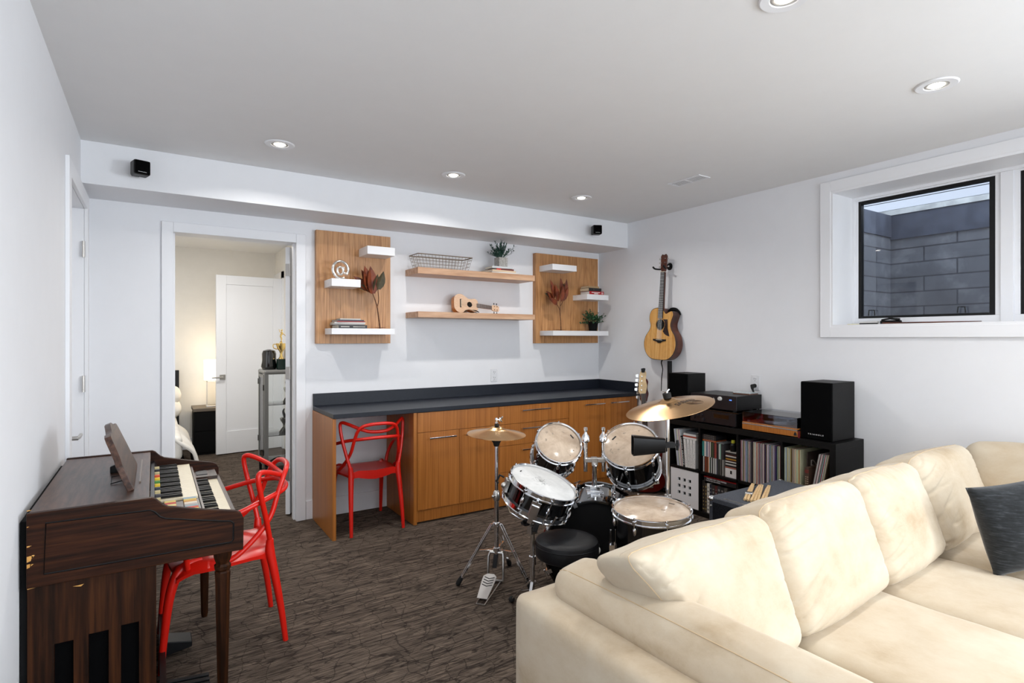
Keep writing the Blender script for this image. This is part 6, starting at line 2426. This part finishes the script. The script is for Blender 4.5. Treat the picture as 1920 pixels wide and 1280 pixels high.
gv = [[mb.v(duv(i, j)) for j in range(n + 1)] for i in range(n + 1)]
for i in range(n):
    for j in range(n):
        mb.f([gv[i][j], gv[i + 1][j], gv[i + 1][j + 1], gv[i][j + 1]])
o = mb.build('duvet', M['linen'], t_, angle=180)
so = o.modifiers.new('thickness', 'SOLIDIFY')
so.thickness = .03
so.offset = -1
for (z, y) in ((.60, 1.72), (.76, 1.80)):
    mb = MB()
    pillow(mb, .62, .30, .17, Matrix.Translation((.56, y, z)) @ Euler((math.radians(22), 0, 0)).to_matrix().to_4x4(), n=16, bulge=(.02, .02, .03), rr=.9, wr=.012, seed=50)
    mb.build('pillow', M['linen'], t_, angle=180)

t_ = thing('display_cabinet', 'grey metal display cabinet with glass sides in the next room', 'cabinet', (.985, 6.36, 0))
CW_, CD_, CH_ = .42, .42, 1.125
for (x, y) in ((0, 0), (CW_ - .04, 0), (0, CD_ - .04), (CW_ - .04, CD_ - .04)):
    B(x, x + .04, y, y + .04, .10, CH_ - .03).build('post', M['grey_metal'], t_, bevel=.004)
    B(x + .008, x + .032, y + .008, y + .032, 0, .10).build('leg', M['black'], t_)
B(-.004, CW_ + .004, -.004, CD_ + .004, CH_ - .045, CH_).build('top', M['grey_metal'], t_, bevel=.02, seg=3)
B(0, CW_, 0, CD_, .10, .135).build('bottom', M['grey_metal'], t_, bevel=.004)
for z in (.42, .75):
    B(.012, CW_ - .012, .012, CD_ - .012, z, z + .006).build('glass_shelf', M['cab_glass'], t_, smooth=False)
mb = MB()
for (y0, y1, z0, z1) in ((.045, .075, .14, 1.075), (CD_ - .075, CD_ - .045, .14, 1.075), (.075, CD_ - .075, .14, .17), (.075, CD_ - .075, 1.045, 1.075)):
    mb.box(-.004, .012, y0, y1, z0, z1)
o = mb.build('door', M['grey_metal'], t_, bevel=.001)
B(.002, .005, .075, CD_ - .075, .17, 1.045).build('pane', M['cab_glass'], o, smooth=False)
for (y, z) in ((.040, .25), (.040, .94), (CD_ - .04, .36), (CD_ - .04, .99)):
    B(-.010, .002, y - .012, y + .012, z - .03, z + .03).build('hinge', M['black'], o)
B(.04, CW_ - .04, .004, .008, .135, 1.08).build('front_pane', M['cab_glass'], t_, smooth=False)
t_ = thing('trophy', 'gold cup trophy with a figure on top of the display cabinet', 'trophy', (1.175, 6.50, 1.1255))
B(-.042, .042, -.042, .042, 0, .115).build('base', flat('trophygreen', 18, 40, 34, .2), t_, bevel=.003)
MB().lathe([(0, .115), (.030, .116), (.016, .14), (.012, .175), (.020, .20), (.040, .225), (.052, .27), (.054, .285), (.050, .285), (.036, .235), (0, .215)], 24).build('cup', M['gold'], t_)
mb = MB()
for sg in (-1, 1):
    mb.tube([(sg * .048, 0, .275), (sg * .080, 0, .272), (sg * .076, 0, .235), (sg * .040, 0, .222)], .005, 6, sub=4)
mb.build('cup_handle', M['gold'], t_)
mb = MB()
mb.lathe([(0, .285), (.018, .287), (.012, .30), (.014, .305), (0, .306)], 14)
mb.tube([(.0, 0, .303), (.004, 0, .335), (-.004, 0, .365), (.010, 0, .395), (.006, 0, .415)], [.005, .008, .010, .012, .006], 8, sub=3)
mb.tube([(.008, 0, .392), (.030, 0, .385), (.046, 0, .365)], [.006, .004, .003], 6)
mb.tube([(.006, 0, .392), (-.012, 0, .41), (-.022, 0, .440)], [.006, .004, .003], 6)
mb.ball((.006, 0, .428), .011, 6)
mb.build('figure', M['gold'], t_)
tag(place(MB().lathe([(0, 0), (.070, 0), (.082, .03), (.072, .10), (.074, .17), (.062, .205), (.02, .22), (0, .22)], 24).build('helmet_jar', M['gloss_black'], None), (1.065, 6.58, 1.1255)), 'black helmet simplified to a glossy rounded jar on the display cabinet beside the trophy', 'jar')  # plain jar shape put in place of a helmet
tag(place(MB().lathe([(0, 0), (.060, 0), (.088, .06), (.095, .14), (.080, .21), (.04, .245), (0, .25)], 24).build('helmet_vase', flat('paleivory', 206, 200, 190, .4), None), (1.285, 6.60, 1.1255)), 'pale helmet simplified to a rounded vase behind the trophy on the display cabinet', 'vase')  # plain vase shape built where a second helmet stands


def small_trophy(label, x, y, z, s_, seed):
    t = thing('small_trophy', label, 'trophy', (x, y, z), 0, 'trophies inside the display cabinet')
    r_ = random.Random(seed)
    MB().lathe([(0, 0), (.045 * s_, 0), (.050 * s_, .02), (.030 * s_, .05), (.012 * s_, .07), (.012 * s_, .10), (.035 * s_, .14), (.040 * s_, .17), (.030 * s_, .17), (0, .13)], 16).build('cup', M['silver'], t)
    MB().tube([(0, 0, .13), (.01, 0, .17), (-.008, 0, .20 + .03 * s_), (.004, 0, .235 + .03 * s_)], [.012, .016, .012, .006], 8, sub=3).build('figure', M['dark_metal'], t)
    return t


small_trophy('silver trophy on the upper glass shelf of the display cabinet', 1.235, 6.50, .7565, .9, 1)
small_trophy('silver trophy at the left of the middle glass shelf in the display cabinet', 1.205, 6.50, .4265, 1.1, 2)
small_trophy('silver trophy at the right of the middle glass shelf in the display cabinet', 1.300, 6.56, .4265, 1.2, 3)
mb = MB().tube([(1.06, 6.45, .145), (1.15, 6.50, .165), (1.22, 6.44, .150), (1.30, 6.52, .175), (1.24, 6.60, .150)], .010, 8, sub=5)
tag(mb.build('coiled_cable', M['rubber'], None), 'black coiled cable in the bottom of the display cabinet', 'cable')
